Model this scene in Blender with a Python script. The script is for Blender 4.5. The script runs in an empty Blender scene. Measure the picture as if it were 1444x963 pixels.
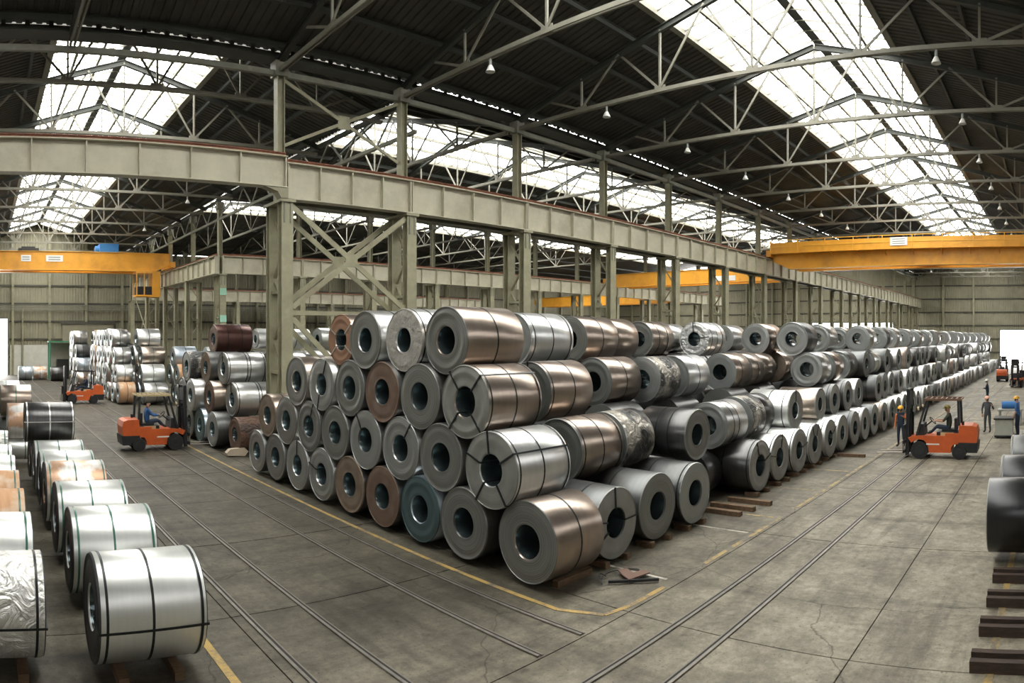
import bpy, bmesh, math, random
from mathutils import Vector, Matrix, Quaternion
random.seed(7)
PI = math.pi
SC = bpy.context.scene
COL = SC.collection

# ------------------------------------------------------------------ camera
# x runs down the long hall (right vanishing point), y down the side hall (left vanishing point), z up
CAM_H, FPX, AZ, CY = 4.6, 963.0, 0.7954, 476.0
cam = bpy.data.cameras.new('camera'); cam.type = 'PANO'
cam.panorama_type = 'CENTRAL_CYLINDRICAL'
cam.central_cylindrical_range_u_min = -722.0 / FPX
cam.central_cylindrical_range_u_max = 722.0 / FPX
cam.central_cylindrical_range_v_min = -(963.0 - CY) / FPX
cam.central_cylindrical_range_v_max = CY / FPX
cam.central_cylindrical_radius = 1.0
cam.clip_end = 500
cam_o = bpy.data.objects.new('camera', cam); COL.objects.link(cam_o)
cam_o.location = (0, 0, CAM_H); cam_o.rotation_euler = (PI / 2, 0, AZ - PI / 2)
SC.camera = cam_o

# ------------------------------------------------------------------ sky and exposure
w = bpy.data.worlds.new('overcast_sky'); SC.world = w; w.use_nodes = True
bg = w.node_tree.nodes['Background']
bg.inputs[0].default_value = (1.0, 0.978, 0.95, 1); bg.inputs[1].default_value = 11.0
SC.view_settings.view_transform = 'Standard'; SC.view_settings.look = 'None'
SC.view_settings.gamma = 1.0; SC.view_settings.use_curve_mapping = False
SC.view_settings.exposure = 0.28
try:
    SC.cycles.max_bounces = 8; SC.cycles.diffuse_bounces = 5; SC.cycles.transparent_max_bounces = 12
    SC.cycles.use_denoising = True
    SC.cycles.sample_clamp_indirect = 6.0
except Exception:
    pass

# ------------------------------------------------------------------ layout constants
RIDGE_A, YE0, YE1 = 10.8, -1.6, 22.9          # long hall
RIDGE_L, XE0, XE1 = 6.8, -3.8, 17.4           # side hall
Z_EAVE, Z_RIDGE = 15.15, 18.3
X_END, Y_END = 112.0, 84.0
ROW1, ROW2, ROW3 = 22.3, 47.5, 78.0
CHORD_Z = 14.4
ZG1, ZG2, ZG3 = 10.9, 10.65, 10.3             # runway tops

def portal(name, cx, cy, sx, sy, z):
    l = bpy.data.lights.new(name, 'AREA'); l.shape = 'RECTANGLE'; l.size = sx; l.size_y = sy
    try:
        l.cycles.is_portal = True
    except Exception:
        return
    o = bpy.data.objects.new(name, l); COL.objects.link(o); o.location = (cx, cy, z)
# daylight portals: they only guide sampling of the sky through the roof glazing
portal('daylight_portal', 51, 10.9, 111, 8.4, 18.9)
portal('daylight_portal', 6.8, 54, 8.0, 57, 18.9)
portal('daylight_portal', 63, 35.1, 88, 8.8, 18.9)
portal('daylight_portal', 63, 63, 88, 8.8, 18.9)

# ------------------------------------------------------------------ materials
MATS = {}
def nodes_of(m):
    m.use_nodes = True
    nt = m.node_tree
    return nt, nt.nodes, nt.links, nt.nodes['Principled BSDF']
def mat(name, col, rough=0.6, metal=0.0, noise=0.0, nscale=3.0, dirt=None, dirt_amt=0.0, bump=0.0, bscale=20.0, spec=0.5, stretch=None, rvar=0.0):
    if name in MATS: return MATS[name]
    m = bpy.data.materials.new(name); nt, N, L, P = nodes_of(m)
    P.inputs['Base Color'].default_value = (*col, 1); P.inputs['Roughness'].default_value = rough
    P.inputs['Metallic'].default_value = metal; P.inputs['Specular IOR Level'].default_value = spec
    if noise or dirt or bump:
        tc = N.new('ShaderNodeTexCoord'); src = tc.outputs['Object']
        if stretch:
            mp = N.new('ShaderNodeMapping'); mp.inputs['Scale'].default_value = stretch
            L.new(src, mp.inputs[0]); src = mp.outputs[0]
        n = N.new('ShaderNodeTexNoise'); n.inputs['Scale'].default_value = nscale; n.inputs['Detail'].default_value = 6
        n.inputs['Roughness'].default_value = 0.62
        L.new(src, n.inputs['Vector'])
        r = N.new('ShaderNodeValToRGB')
        a = tuple(max(0, c * (1 - noise)) for c in col); b = tuple(min(1, c * (1 + noise)) for c in col)
        r.color_ramp.elements[0].position = 0.3; r.color_ramp.elements[1].position = 0.7
        r.color_ramp.elements[0].color = (*a, 1); r.color_ramp.elements[1].color = (*b, 1)
        L.new(n.outputs['Fac'], r.inputs[0]); out = r.outputs[0]
        if dirt:
            n2 = N.new('ShaderNodeTexNoise'); n2.inputs['Scale'].default_value = nscale * 0.37; n2.inputs['Detail'].default_value = 8
            n2.inputs['Roughness'].default_value = 0.7
            L.new(src, n2.inputs['Vector'])
            r2 = N.new('ShaderNodeValToRGB'); r2.color_ramp.elements[0].position = 0.5; r2.color_ramp.elements[1].position = 0.68
            r2.color_ramp.elements[1].color = (dirt_amt, dirt_amt, dirt_amt, 1)
            L.new(n2.outputs['Fac'], r2.inputs[0])
            mx = N.new('ShaderNodeMixRGB'); L.new(r2.outputs[0], mx.inputs[0]); L.new(out, mx.inputs[1])
            mx.inputs[2].default_value = (*dirt, 1); out = mx.outputs[0]
        L.new(out, P.inputs['Base Color'])
        if rvar:
            mr = N.new('ShaderNodeMapRange'); mr.inputs[3].default_value = rough - rvar; mr.inputs[4].default_value = rough + rvar
            L.new(n.outputs['Fac'], mr.inputs[0]); L.new(mr.outputs[0], P.inputs['Roughness'])
        if bump:
            nb = N.new('ShaderNodeTexNoise'); nb.inputs['Scale'].default_value = bscale; nb.inputs['Detail'].default_value = 5
            L.new(src, nb.inputs['Vector'])
            bp = N.new('ShaderNodeBump'); bp.inputs['Strength'].default_value = bump; bp.inputs['Distance'].default_value = 0.05
            L.new(nb.outputs['Fac'], bp.inputs['Height']); L.new(bp.outputs[0], P.inputs['Normal'])
    MATS[name] = m
    return m

PAINT = mat('khaki_painted_steel', (.285, .275, .18), .55, 0, .16, 2.2, (.17, .13, .085), .55)
GIRDER = mat('cream_girder_paint', (.44, .42, .315), .55, 0, .10, 1.6, (.27, .235, .165), .5)
PAINT_D = mat('old_grey_green_paint', (.19, .195, .155), .6, 0, .2, 2.0, (.12, .09, .06), .5)
TRUSS = mat('truss_paint', (.20, .195, .155), .6, 0, .15, 1.5, (.14, .10, .07), .4)
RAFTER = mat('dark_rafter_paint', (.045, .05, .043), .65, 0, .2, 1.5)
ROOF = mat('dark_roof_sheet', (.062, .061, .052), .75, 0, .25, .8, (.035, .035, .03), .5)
RUST = mat('rusty_rail_steel', (.22, .085, .045), .7, .1, .3, 6.0, (.09, .05, .035), .6)
SIDING = mat('wall_siding', (.28, .265, .185), .65, 0, .12, .6, (.18, .17, .13), .5)
GIRT = mat('girt_paint', (.075, .072, .055), .65, 0, .15, 2.0)
WHITEWALL = mat('whitewashed_wall', (.62, .62, .56), .8, 0, .08, 1.2, (.42, .4, .34), .4)
YELLOW = mat('crane_yellow_paint', (.78, .36, .035), .42, 0, .10, 1.2, (.42, .18, .03), .5)
YELLOW2 = mat('crane_yellow_railing', (.80, .42, .05), .45, 0, .08, 2.0)
BLUE = mat('hoist_blue_paint', (.03, .16, .42), .45, 0, .1, 2.0)
ORANGE = mat('forklift_orange_paint', (.56, .105, .022), .4, 0, .12, 2.5, (.25, .05, .02), .5)
BLACK = mat('black_rubber', (.018, .018, .018), .75)
DARK = mat('dark_oily_metal', (.03, .032, .034), .5, .4, .2, 5.0)
GREY = mat('grey_paint', (.33, .34, .32), .5, 0, .1, 3.0)
BEIGE = mat('beige_guard_paint', (.52, .42, .24), .5, 0, .1, 3.0)
WHITE = mat('white_paint', (.80, .80, .77), .5)
WOOD = mat('old_timber', (.14, .085, .045), .8, 0, .35, 5.0, (.07, .045, .03), .7, .3, 30, stretch=(1, 6, 6))
WOOD_DK = mat('dark_creosoted_timber', (.04, .026, .019), .75, 0, .35, 6.0, (.12, .065, .03), .5, .3, 30, stretch=(6, 1, 6))
STRAP = mat('dark_steel_strap', (.02, .025, .025), .4, .5)
STRAP_G = mat('green_plastic_strap', (.03, .12, .085), .35, 0)
STRAP_L = mat('pale_steel_strap', (.62, .62, .60), .3, .8)
GLASS_N = 'roof_glazing'
SKIN = mat('skin', (.45, .25, .16), .55)
HAIR = mat('dark_hair', (.015, .012, .01), .6)
CL_BLUE = mat('blue_work_shirt', (.035, .115, .30), .85)
CL_NAVY = mat('navy_overalls', (.018, .03, .055), .85)
CL_GREY = mat('grey_overalls', (.055, .065, .07), .85)
CL_GREEN = mat('dark_olive_jacket', (.04, .045, .032), .85)
CL_VEST = mat('orange_vest', (.62, .2, .08), .8)
HAT_Y = mat('yellow_helmet', (.80, .42, .03), .35)
HAT_W = mat('white_helmet', (.82, .80, .76), .35)
GREEN = mat('green_painted_frame', (.04, .24, .13), .5)
MINT = mat('mint_paint', (.30, .55, .42), .55)
PALEGREEN = mat('pale_bin_paint', (.42, .44, .38), .55, 0, .1, 3.0)
YLINE = None

def paint_line(name, col, p0=.40, p1=.54):
    m = bpy.data.materials.new(name); nt, N, L, P = nodes_of(m)
    P.inputs['Base Color'].default_value = (*col, 1); P.inputs['Roughness'].default_value = .7
    tc = N.new('ShaderNodeTexCoord'); n = N.new('ShaderNodeTexNoise'); n.inputs['Scale'].default_value = 2.6; n.inputs['Detail'].default_value = 9
    n.inputs['Roughness'].default_value = .78
    L.new(tc.outputs['Object'], n.inputs['Vector'])
    r = N.new('ShaderNodeValToRGB'); r.color_ramp.elements[0].position = p0; r.color_ramp.elements[1].position = p1
    L.new(n.outputs['Fac'], r.inputs[0])
    mx = N.new('ShaderNodeMixRGB'); L.new(r.outputs[0], mx.inputs[0]); mx.inputs[1].default_value = (.15, .135, .105, 1); mx.inputs[2].default_value = (*col, 1)
    L.new(mx.outputs[0], P.inputs['Base Color'])
    MATS[name] = m
    return m
YLINE = paint_line('worn_yellow_paint', (.42, .28, .08))
YLINE2 = paint_line('faded_yellow_paint', (.40, .29, .11), .46, .58)
WLINE = paint_line('worn_white_paint', (.50, .47, .40))

def floor_mat():
    m = bpy.data.materials.new('worn_concrete'); nt, N, L, P = nodes_of(m)
    tc = N.new('ShaderNodeNewGeometry'); src = tc.outputs['Position']
    def noise(s, d, rgh, sc=None):
        v = src
        if sc:
            mp = N.new('ShaderNodeMapping'); mp.inputs['Scale'].default_value = sc; L.new(src, mp.inputs[0]); v = mp.outputs[0]
        n = N.new('ShaderNodeTexNoise'); n.inputs['Scale'].default_value = s; n.inputs['Detail'].default_value = d; n.inputs['Roughness'].default_value = rgh
        L.new(v, n.inputs['Vector']); return n.outputs['Fac']
    def ramp(f, p0, p1, c0, c1):
        r = N.new('ShaderNodeValToRGB'); r.color_ramp.elements[0].position = p0; r.color_ramp.elements[1].position = p1
        r.color_ramp.elements[0].color = (*c0, 1); r.color_ramp.elements[1].color = (*c1, 1); L.new(f, r.inputs[0]); return r.outputs[0]
    def mix(f, a, b, mode='MIX'):
        x = N.new('ShaderNodeMixRGB'); x.blend_type = mode
        if isinstance(f, float): x.inputs[0].default_value = f
        else: L.new(f, x.inputs[0])
        L.new(a, x.inputs[1]); L.new(b, x.inputs[2]); return x.outputs[0]
    base = ramp(noise(.35, 8, .6), .3, .72, (.125, .116, .092), (.235, .222, .185))
    fine = ramp(noise(6.0, 9, .8), .3, .7, (.55, .55, .54), (1.32, 1.32, 1.3))
    patch = ramp(noise(1.1, 9, .72), .42, .64, (.72, .71, .69), (1.22, 1.22, 1.2))
    c = mix(1.0, base, fine, 'MULTIPLY'); c = mix(1.0, c, patch, 'MULTIPLY')
    pits = ramp(noise(17.0, 2, .5), .66, .72, (1, 1, 1), (.45, .43, .40)); c = mix(1.0, c, pits, 'MULTIPLY')
    # tyre marks dragged along the two traffic directions
    sx = ramp(noise(1.0, 6, .6, (.16, 1.6, 1)), .52, .70, (1, 1, 1), (.50, .49, .48))
    sy = ramp(noise(1.0, 6, .6, (1.6, .16, 1)), .54, .72, (1, 1, 1), (.52, .51, .50))
    c = mix(1.0, c, sx, 'MULTIPLY'); c = mix(1.0, c, sy, 'MULTIPLY')
    spots = ramp(noise(2.3, 3, .5), .66, .74, (1, 1, 1), (.55, .53, .50)); c = mix(1.0, c, spots, 'MULTIPLY')
    # hairline cracks
    vo = N.new('ShaderNodeTexVoronoi'); vo.feature = 'DISTANCE_TO_EDGE'; vo.inputs['Scale'].default_value = .21
    wp = N.new('ShaderNodeVectorMath'); wp.operation = 'ADD'; nn = N.new('ShaderNodeTexNoise'); nn.inputs['Scale'].default_value = .7; nn.inputs['Detail'].default_value = 5
    L.new(src, nn.inputs['Vector']); L.new(src, wp.inputs[0]); L.new(nn.outputs['Color'], wp.inputs[1]); L.new(wp.outputs[0], vo.inputs['Vector'])
    cr = ramp(vo.outputs['Distance'], .0, .0035, (.42, .4, .38), (1, 1, 1)); c = mix(1.0, c, cr, 'MULTIPLY')
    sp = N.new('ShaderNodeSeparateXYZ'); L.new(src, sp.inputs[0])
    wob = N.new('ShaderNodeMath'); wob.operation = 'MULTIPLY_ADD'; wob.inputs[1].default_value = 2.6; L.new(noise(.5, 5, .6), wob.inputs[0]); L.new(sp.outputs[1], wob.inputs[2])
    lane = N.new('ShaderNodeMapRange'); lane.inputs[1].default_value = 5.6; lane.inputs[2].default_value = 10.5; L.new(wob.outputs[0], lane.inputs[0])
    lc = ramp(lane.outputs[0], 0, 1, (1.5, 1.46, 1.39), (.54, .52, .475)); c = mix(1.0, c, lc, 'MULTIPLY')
    L.new(c, P.inputs['Base Color'])
    P.inputs['Roughness'].default_value = .62; P.inputs['Specular IOR Level'].default_value = .35
    bp = N.new('ShaderNodeBump'); bp.inputs['Strength'].default_value = .25; bp.inputs['Distance'].default_value = .02
    L.new(noise(14, 4, .6), bp.inputs['Height']); L.new(bp.outputs[0], P.inputs['Normal'])
    MATS['floor'] = m
    return m
FLOOR = floor_mat()

def glass_mat():
    m = bpy.data.materials.new(GLASS_N); m.use_nodes = True; nt = m.node_tree; N = nt.nodes; L = nt.links
    N.remove(N['Principled BSDF'])
    t = N.new('ShaderNodeBsdfTransparent'); t.inputs[0].default_value = (.86, .87, .85, 1)
    tr = N.new('ShaderNodeBsdfTranslucent'); tr.inputs[0].default_value = (.85, .84, .80, 1)
    g = N.new('ShaderNodeBsdfGlossy'); g.inputs['Roughness'].default_value = .15
    a = N.new('ShaderNodeMixShader'); a.inputs[0].default_value = .16; L.new(t.outputs[0], a.inputs[1]); L.new(tr.outputs[0], a.inputs[2])
    b = N.new('ShaderNodeMixShader'); b.inputs[0].default_value = .04; L.new(a.outputs[0], b.inputs[1]); L.new(g.outputs[0], b.inputs[2])
    L.new(b.outputs[0], N['Material Output'].inputs[0])
    MATS[GLASS_N] = m
    return m
GLASS = glass_mat()

def coil_body_mat(name, col, rough, metal=.9, blotch=None, amt=0.0, wrinkle=0.0, vary=1.0):
    m = bpy.data.materials.new(name); nt, N, L, P = nodes_of(m)
    tc = N.new('ShaderNodeTexCoord'); mp = N.new('ShaderNodeMapping'); mp.inputs['Scale'].default_value = (9, .8, .8)
    oi = N.new('ShaderNodeObjectInfo'); ad = N.new('ShaderNodeVectorMath'); ad.operation = 'ADD'
    L.new(tc.outputs['Object'], mp.inputs[0]); L.new(mp.outputs[0], ad.inputs[0]); L.new(oi.outputs['Random'], ad.inputs[1])
    n = N.new('ShaderNodeTexNoise'); n.inputs['Scale'].default_value = 3; n.inputs['Detail'].default_value = 6; L.new(ad.outputs[0], n.inputs['Vector'])
    r = N.new('ShaderNodeValToRGB'); r.color_ramp.elements[0].position = .3; r.color_ramp.elements[1].position = .7
    r.color_ramp.elements[0].color = (*[c * (1 - .12 * vary) for c in col], 1); r.color_ramp.elements[1].color = (*[min(1, c * (1 + .1 * vary)) for c in col], 1)
    L.new(n.outputs['Fac'], r.inputs[0]); out = r.outputs[0]
    if blotch:
        n2 = N.new('ShaderNodeTexNoise'); n2.inputs['Scale'].default_value = 2.2; n2.inputs['Detail'].default_value = 5
        ad2 = N.new('ShaderNodeVectorMath'); ad2.operation = 'ADD'; sc = N.new('ShaderNodeVectorMath'); sc.operation = 'SCALE'; sc.inputs['Scale'].default_value = 17
        L.new(oi.outputs['Random'], sc.inputs[0]); L.new(tc.outputs['Object'], ad2.inputs[0]); L.new(sc.outputs[0], ad2.inputs[1]); L.new(ad2.outputs[0], n2.inputs['Vector'])
        r2 = N.new('ShaderNodeValToRGB'); r2.color_ramp.elements[0].position = .48; r2.color_ramp.elements[1].position = .60
        r2.color_ramp.elements[1].color = (amt, amt, amt, 1); L.new(n2.outputs['Fac'], r2.inputs[0])
        mx = N.new('ShaderNodeMixRGB'); L.new(r2.outputs[0], mx.inputs[0]); L.new(out, mx.inputs[1]); mx.inputs[2].default_value = (*blotch, 1); out = mx.outputs[0]
    L.new(out, P.inputs['Base Color'])
    P.inputs['Metallic'].default_value = metal
    mr = N.new('ShaderNodeMapRange'); mr.inputs[3].default_value = rough - .05 * vary; mr.inputs[4].default_value = rough + .06 * vary
    L.new(n.outputs['Fac'], mr.inputs[0]); L.new(mr.outputs[0], P.inputs['Roughness'])
    if wrinkle:
        nb = N.new('ShaderNodeTexNoise'); nb.inputs['Scale'].default_value = 5; nb.inputs['Detail'].default_value = 4
        nb.inputs['Distortion'].default_value = 1.5
        L.new(tc.outputs['Object'], nb.inputs['Vector'])
        bp = N.new('ShaderNodeBump'); bp.inputs['Strength'].default_value = wrinkle; bp.inputs['Distance'].default_value = .12
        L.new(nb.outputs['Fac'], bp.inputs['Height']); L.new(bp.outputs[0], P.inputs['Normal'])
    MATS[name] = m
    return m
def coil_face_mat(name, col, rough=.5, metal=.75, ring=.25, blot=None, amt=0.0, crumple=0.0):
    m = bpy.data.materials.new(name); nt, N, L, P = nodes_of(m)
    tc = N.new('ShaderNodeTexCoord'); sp = N.new('ShaderNodeSeparateXYZ'); L.new(tc.outputs['Object'], sp.inputs[0])
    cb = N.new('ShaderNodeCombineXYZ'); L.new(sp.outputs[1], cb.inputs[0]); L.new(sp.outputs[2], cb.inputs[1])
    ln = N.new('ShaderNodeVectorMath'); ln.operation = 'LENGTH'; L.new(cb.outputs[0], ln.inputs[0])
    oi = N.new('ShaderNodeObjectInfo')
    mu = N.new('ShaderNodeMath'); mu.operation = 'MULTIPLY_ADD'; mu.inputs[1].default_value = 105; L.new(ln.outputs['Value'], mu.inputs[0])
    m2 = N.new('ShaderNodeMath'); m2.operation = 'MULTIPLY'; m2.inputs[1].default_value = 90; L.new(oi.outputs['Random'], m2.inputs[0]); L.new(m2.outputs[0], mu.inputs[2])
    n = N.new('ShaderNodeTexNoise'); n.noise_dimensions = '1D'; n.inputs['Scale'].default_value = 1.0; n.inputs['Detail'].default_value = 4; L.new(mu.outputs[0], n.inputs['W'])
    r = N.new('ShaderNodeValToRGB'); r.color_ramp.elements[0].position = .3; r.color_ramp.elements[1].position = .7
    r.color_ramp.elements[0].color = (*[c * (1 - ring) for c in col], 1); r.color_ramp.elements[1].color = (*[min(1, c * (1 + ring)) for c in col], 1)
    L.new(n.outputs['Fac'], r.inputs[0]); out = r.outputs[0]
    if blot:
        n2 = N.new('ShaderNodeTexNoise'); n2.inputs['Scale'].default_value = 5; n2.inputs['Detail'].default_value = 6; L.new(tc.outputs['Object'], n2.inputs['Vector'])
        r2 = N.new('ShaderNodeValToRGB'); r2.color_ramp.elements[0].position = .45; r2.color_ramp.elements[1].position = .65
        r2.color_ramp.elements[1].color = (amt, amt, amt, 1); L.new(n2.outputs['Fac'], r2.inputs[0])
        mx = N.new('ShaderNodeMixRGB'); L.new(r2.outputs[0], mx.inputs[0]); L.new(out, mx.inputs[1]); mx.inputs[2].default_value = (*blot, 1); out = mx.outputs[0]
    L.new(out, P.inputs['Base Color']); P.inputs['Metallic'].default_value = metal; P.inputs['Roughness'].default_value = rough
    bp = N.new('ShaderNodeBump'); bp.inputs['Strength'].default_value = .2; bp.inputs['Distance'].default_value = .006
    src = n.outputs['Fac']
    if crumple:
        nb = N.new('ShaderNodeTexNoise'); nb.inputs['Scale'].default_value = 9; nb.inputs['Detail'].default_value = 4; L.new(tc.outputs['Object'], nb.inputs['Vector'])
        src = nb.outputs['Fac']; bp.inputs['Strength'].default_value = crumple; bp.inputs['Distance'].default_value = .08
    L.new(src, bp.inputs['Height']); L.new(bp.outputs[0], P.inputs['Normal'])
    MATS[name] = m
    return m
BODY = {
 'silver': coil_body_mat('silver_steel_sheet', (.50, .50, .485), .31, .92),
 'bright': coil_body_mat('bright_zinc_sheet', (.70, .71, .70), .32, .9, vary=.4),
 'white': coil_body_mat('pale_galvanised_sheet', (.74, .76, .74), .38, .82, vary=.25),
 'brown': coil_body_mat('brownish_steel_sheet', (.40, .335, .285), .29, .92, (.30, .24, .19), .3, vary=.45),
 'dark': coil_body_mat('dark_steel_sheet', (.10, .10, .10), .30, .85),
 'grey': coil_body_mat('dull_grey_steel_sheet', (.125, .13, .13), .40, .9, (.08, .078, .07), .4),
 'oxblood': coil_body_mat('dark_red_brown_sheet', (.10, .045, .038), .3, .55),
 'foil': coil_body_mat('crinkled_foil_wrap', (.70, .70, .67), .40, .6, None, 0, .9),
 'kraft': coil_body_mat('kraft_paper_wrap', (.52, .30, .16), .75, 0, (.62, .55, .45), .7),
 'patch': coil_body_mat('zinc_sheet_with_torn_kraft', (.78, .77, .74), .42, .5, (.50, .28, .15), .9),
 'torn': coil_body_mat('torn_black_wrapping', (.05, .05, .048), .28, .3, (.45, .42, .36), .8, .9),
 'bundle': coil_body_mat('crumpled_brown_wrap', (.13, .065, .04), .5, .1, (.05, .035, .03), .8, 1.0),
 'black': coil_body_mat('oily_black_sheet', (.045, .046, .048), .3, .8, vary=.5),
 'bluish': coil_body_mat('bluish_zinc_sheet', (.50, .57, .64), .34, .8),
}
FACE = {
 'grey': coil_face_mat('wound_steel_edge', (.205, .21, .197), .45, .55, .42),
 'pale': coil_face_mat('bright_wound_edge', (.32, .335, .325), .4, .65, .32),
 'brown': coil_face_mat('rusty_wound_edge', (.155, .10, .07), .6, .3, .2, (.20, .155, .125), .6),
 'rust': coil_face_mat('stained_wound_edge', (.24, .19, .145), .55, .45, .3, (.15, .095, .06), .5),
 'teal': coil_face_mat('teal_stained_edge', (.085, .135, .145), .5, .6, .3),
 'kraft': coil_face_mat('kraft_end_cover', (.27, .15, .09), .8, 0, .08),
 'paper': coil_face_mat('white_crumpled_end_paper', (.36, .345, .31), .8, 0, .05, (.26, .245, .22), .6, .8),
 'foil': coil_face_mat('foil_end_wrap', (.70, .71, .70), .35, .7, .08, (.45, .46, .46), .5, 1.0),
 'zinc': coil_face_mat('zinc_end_cover', (.30, .305, .285), .5, .5, .06, (.22, .22, .20), .5),
 'dark': coil_face_mat('dark_wound_edge', (.07, .07, .072), .5, .6),
}
BORE = mat('shadowy_bore_sheet', (.12, .16, .17), .26, .85, .4, 3.0)  # shade and teal reflections inside the coil are put into this colour

# ------------------------------------------------------------------ mesh helpers
class MB:
    def __init__(s): s.v = []; s.f = []; s.m = []
    def add(s, vs, fs, mi=0):
        o = len(s.v); s.v += [tuple(v) for v in vs]; s.f += [tuple(i + o for i in f) for f in fs]; s.m += [mi] * len(fs); return s
    def box(s, c, d, mi=0, rz=0.0):
        x, y, z = [k / 2 for k in d]
        vs = [Vector((sx * x, sy * y, sz * z)) for sz in (-1, 1) for sy in (-1, 1) for sx in (-1, 1)]
        if rz:
            R = Matrix.Rotation(rz, 3, 'Z'); vs = [R @ v for v in vs]
        vs = [v + Vector(c) for v in vs]
        return s.add(vs, [(0, 2, 3, 1), (4, 5, 7, 6), (0, 1, 5, 4), (2, 6, 7, 3), (0, 4, 6, 2), (1, 3, 7, 5)], mi)
    def bar(s, p, q, wd, ht, up=(0, 0, 1), mi=0):
        p, q = Vector(p), Vector(q); d = (q - p)
        if d.length < 1e-6: return s
        d.normalize(); u = Vector(up)
        if abs(d.dot(u)) > .98: u = Vector((1, 0, 0)) if abs(d.x) < .9 else Vector((0, 1, 0))
        sd = d.cross(u).normalized(); u = sd.cross(d).normalized()
        vs = [e + sd * (a * wd / 2) + u * (b * ht / 2) for e in (p, q) for b in (-1, 1) for a in (-1, 1)]
        return s.add(vs, [(0, 1, 3, 2), (4, 6, 7, 5), (0, 4, 5, 1), (2, 3, 7, 6), (0, 2, 6, 4), (1, 5, 7, 3)], mi)
    def ibar(s, p, q, wd, ht, t=.03, up=(0, 0, 1), mi=0):
        p, q = Vector(p), Vector(q); d = (q - p).normalized(); u = Vector(up)
        if abs(d.dot(u)) > .98: u = Vector((0, 1, 0))
        sd = d.cross(u).normalized(); u = sd.cross(d).normalized()
        o = u * (ht / 2 - t / 2)
        s.bar(p, q, t, ht - t * 1.9, u, mi); s.bar(p + o, q + o, wd, t, u, mi); s.bar(p - o, q - o, wd, t, u, mi); return s
    def cyl(s, p, q, r, n=12, r2=None, mi=0, caps=True):
        p, q = Vector(p), Vector(q); d = (q - p).normalized(); u = Vector((0, 0, 1)) if abs(d.z) < .9 else Vector((1, 0, 0))
        a = d.cross(u).normalized(); b = d.cross(a); r2 = r if r2 is None else r2
        vs = [p + (a * math.cos(t) + b * math.sin(t)) * r for t in [2 * PI * k / n for k in range(n)]]
        vs += [q + (a * math.cos(t) + b * math.sin(t)) * r2 for t in [2 * PI * k / n for k in range(n)]]
        fs = [(k, k + n, (k + 1) % n + n, (k + 1) % n) for k in range(n)]
        if caps: fs += [tuple(range(n)), tuple(range(2 * n - 1, n - 1, -1))]
        return s.add(vs, fs, mi)
    def prism(s, pts, y0, y1, axis='Y', mi=0):
        n = len(pts)
        def P(a, b, c): return (a, c, b) if axis == 'Y' else ((c, a, b) if axis == 'X' else (a, b, c))
        vs = [P(a, b, y0) for a, b in pts] + [P(a, b, y1) for a, b in pts]
        fs = [tuple(range(n)), tuple(range(2 * n - 1, n - 1, -1))] + [(k, k + n, (k + 1) % n + n, (k + 1) % n) for k in range(n)]
        return s.add(vs, fs, mi)
    def mesh(s, name, mats):
        me = bpy.data.meshes.new(name); me.from_pydata(s.v, [], s.f)
        for m in (mats if isinstance(mats, (list, tuple)) else [mats]): me.materials.append(m)
        if any(s.m): me.polygons.foreach_set('material_index', s.m)
        bm = bmesh.new(); bm.from_mesh(me); bmesh.ops.recalc_face_normals(bm, faces=bm.faces); bm.to_mesh(me); bm.free()
        me.update(); return me
    def build(s, name, mats, parent=None, loc=None, smooth=False):
        me = s.mesh(name, mats)
        if smooth: smooth_mesh(me)
        return obj(name, me, parent, loc)
def smooth_mesh(me, ang=35):
    bm = bmesh.new(); bm.from_mesh(me)
    for f in bm.faces: f.smooth = True
    for e in bm.edges:
        if len(e.link_faces) == 2 and e.calc_face_angle(0) > math.radians(ang): e.smooth = False
    bm.to_mesh(me); bm.free()
def obj(name, me, parent=None, loc=None, rot=None, scale=None):
    o = bpy.data.objects.new(name, me); COL.objects.link(o)
    if parent: o.parent = parent
    if loc is not None: o.location = loc
    if rot is not None: o.rotation_euler = rot
    if scale is not None: o.scale = scale
    return o
def tag(o, label, cat, group=None):
    o['label'] = label; o['category'] = cat
    if group: o['group'] = group
    return o
def struct(o, label=None):
    o['kind'] = 'structure'
    if label: o['label'] = label
    return o
def empty(name, loc=(0, 0, 0), rz=0.0):
    o = bpy.data.objects.new(name, None); COL.objects.link(o); o.location = loc; o.rotation_euler = (0, 0, rz); o.empty_display_size = .2
    return o
def copy_tree(o, parent=None, loc=None, rz=None):
    c = o.copy(); COL.objects.link(c)
    if parent: c.parent = parent
    if loc is not None: c.location = loc
    if rz is not None: c.rotation_euler = (0, 0, rz)
    for ch in o.children: copy_tree(ch, c)
    return c
ORD = ['first', 'second', 'third', 'fourth', 'fifth', 'sixth', 'seventh', 'eighth', 'ninth', 'tenth', 'eleventh', 'twelfth', 'thirteenth',
       'fourteenth', 'fifteenth', 'sixteenth', 'seventeenth', 'eighteenth', 'nineteenth', 'twentieth']
def ordn(k): return ORD[k] if k < 20 else 'twenty-' + ORD[k - 20]

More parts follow.
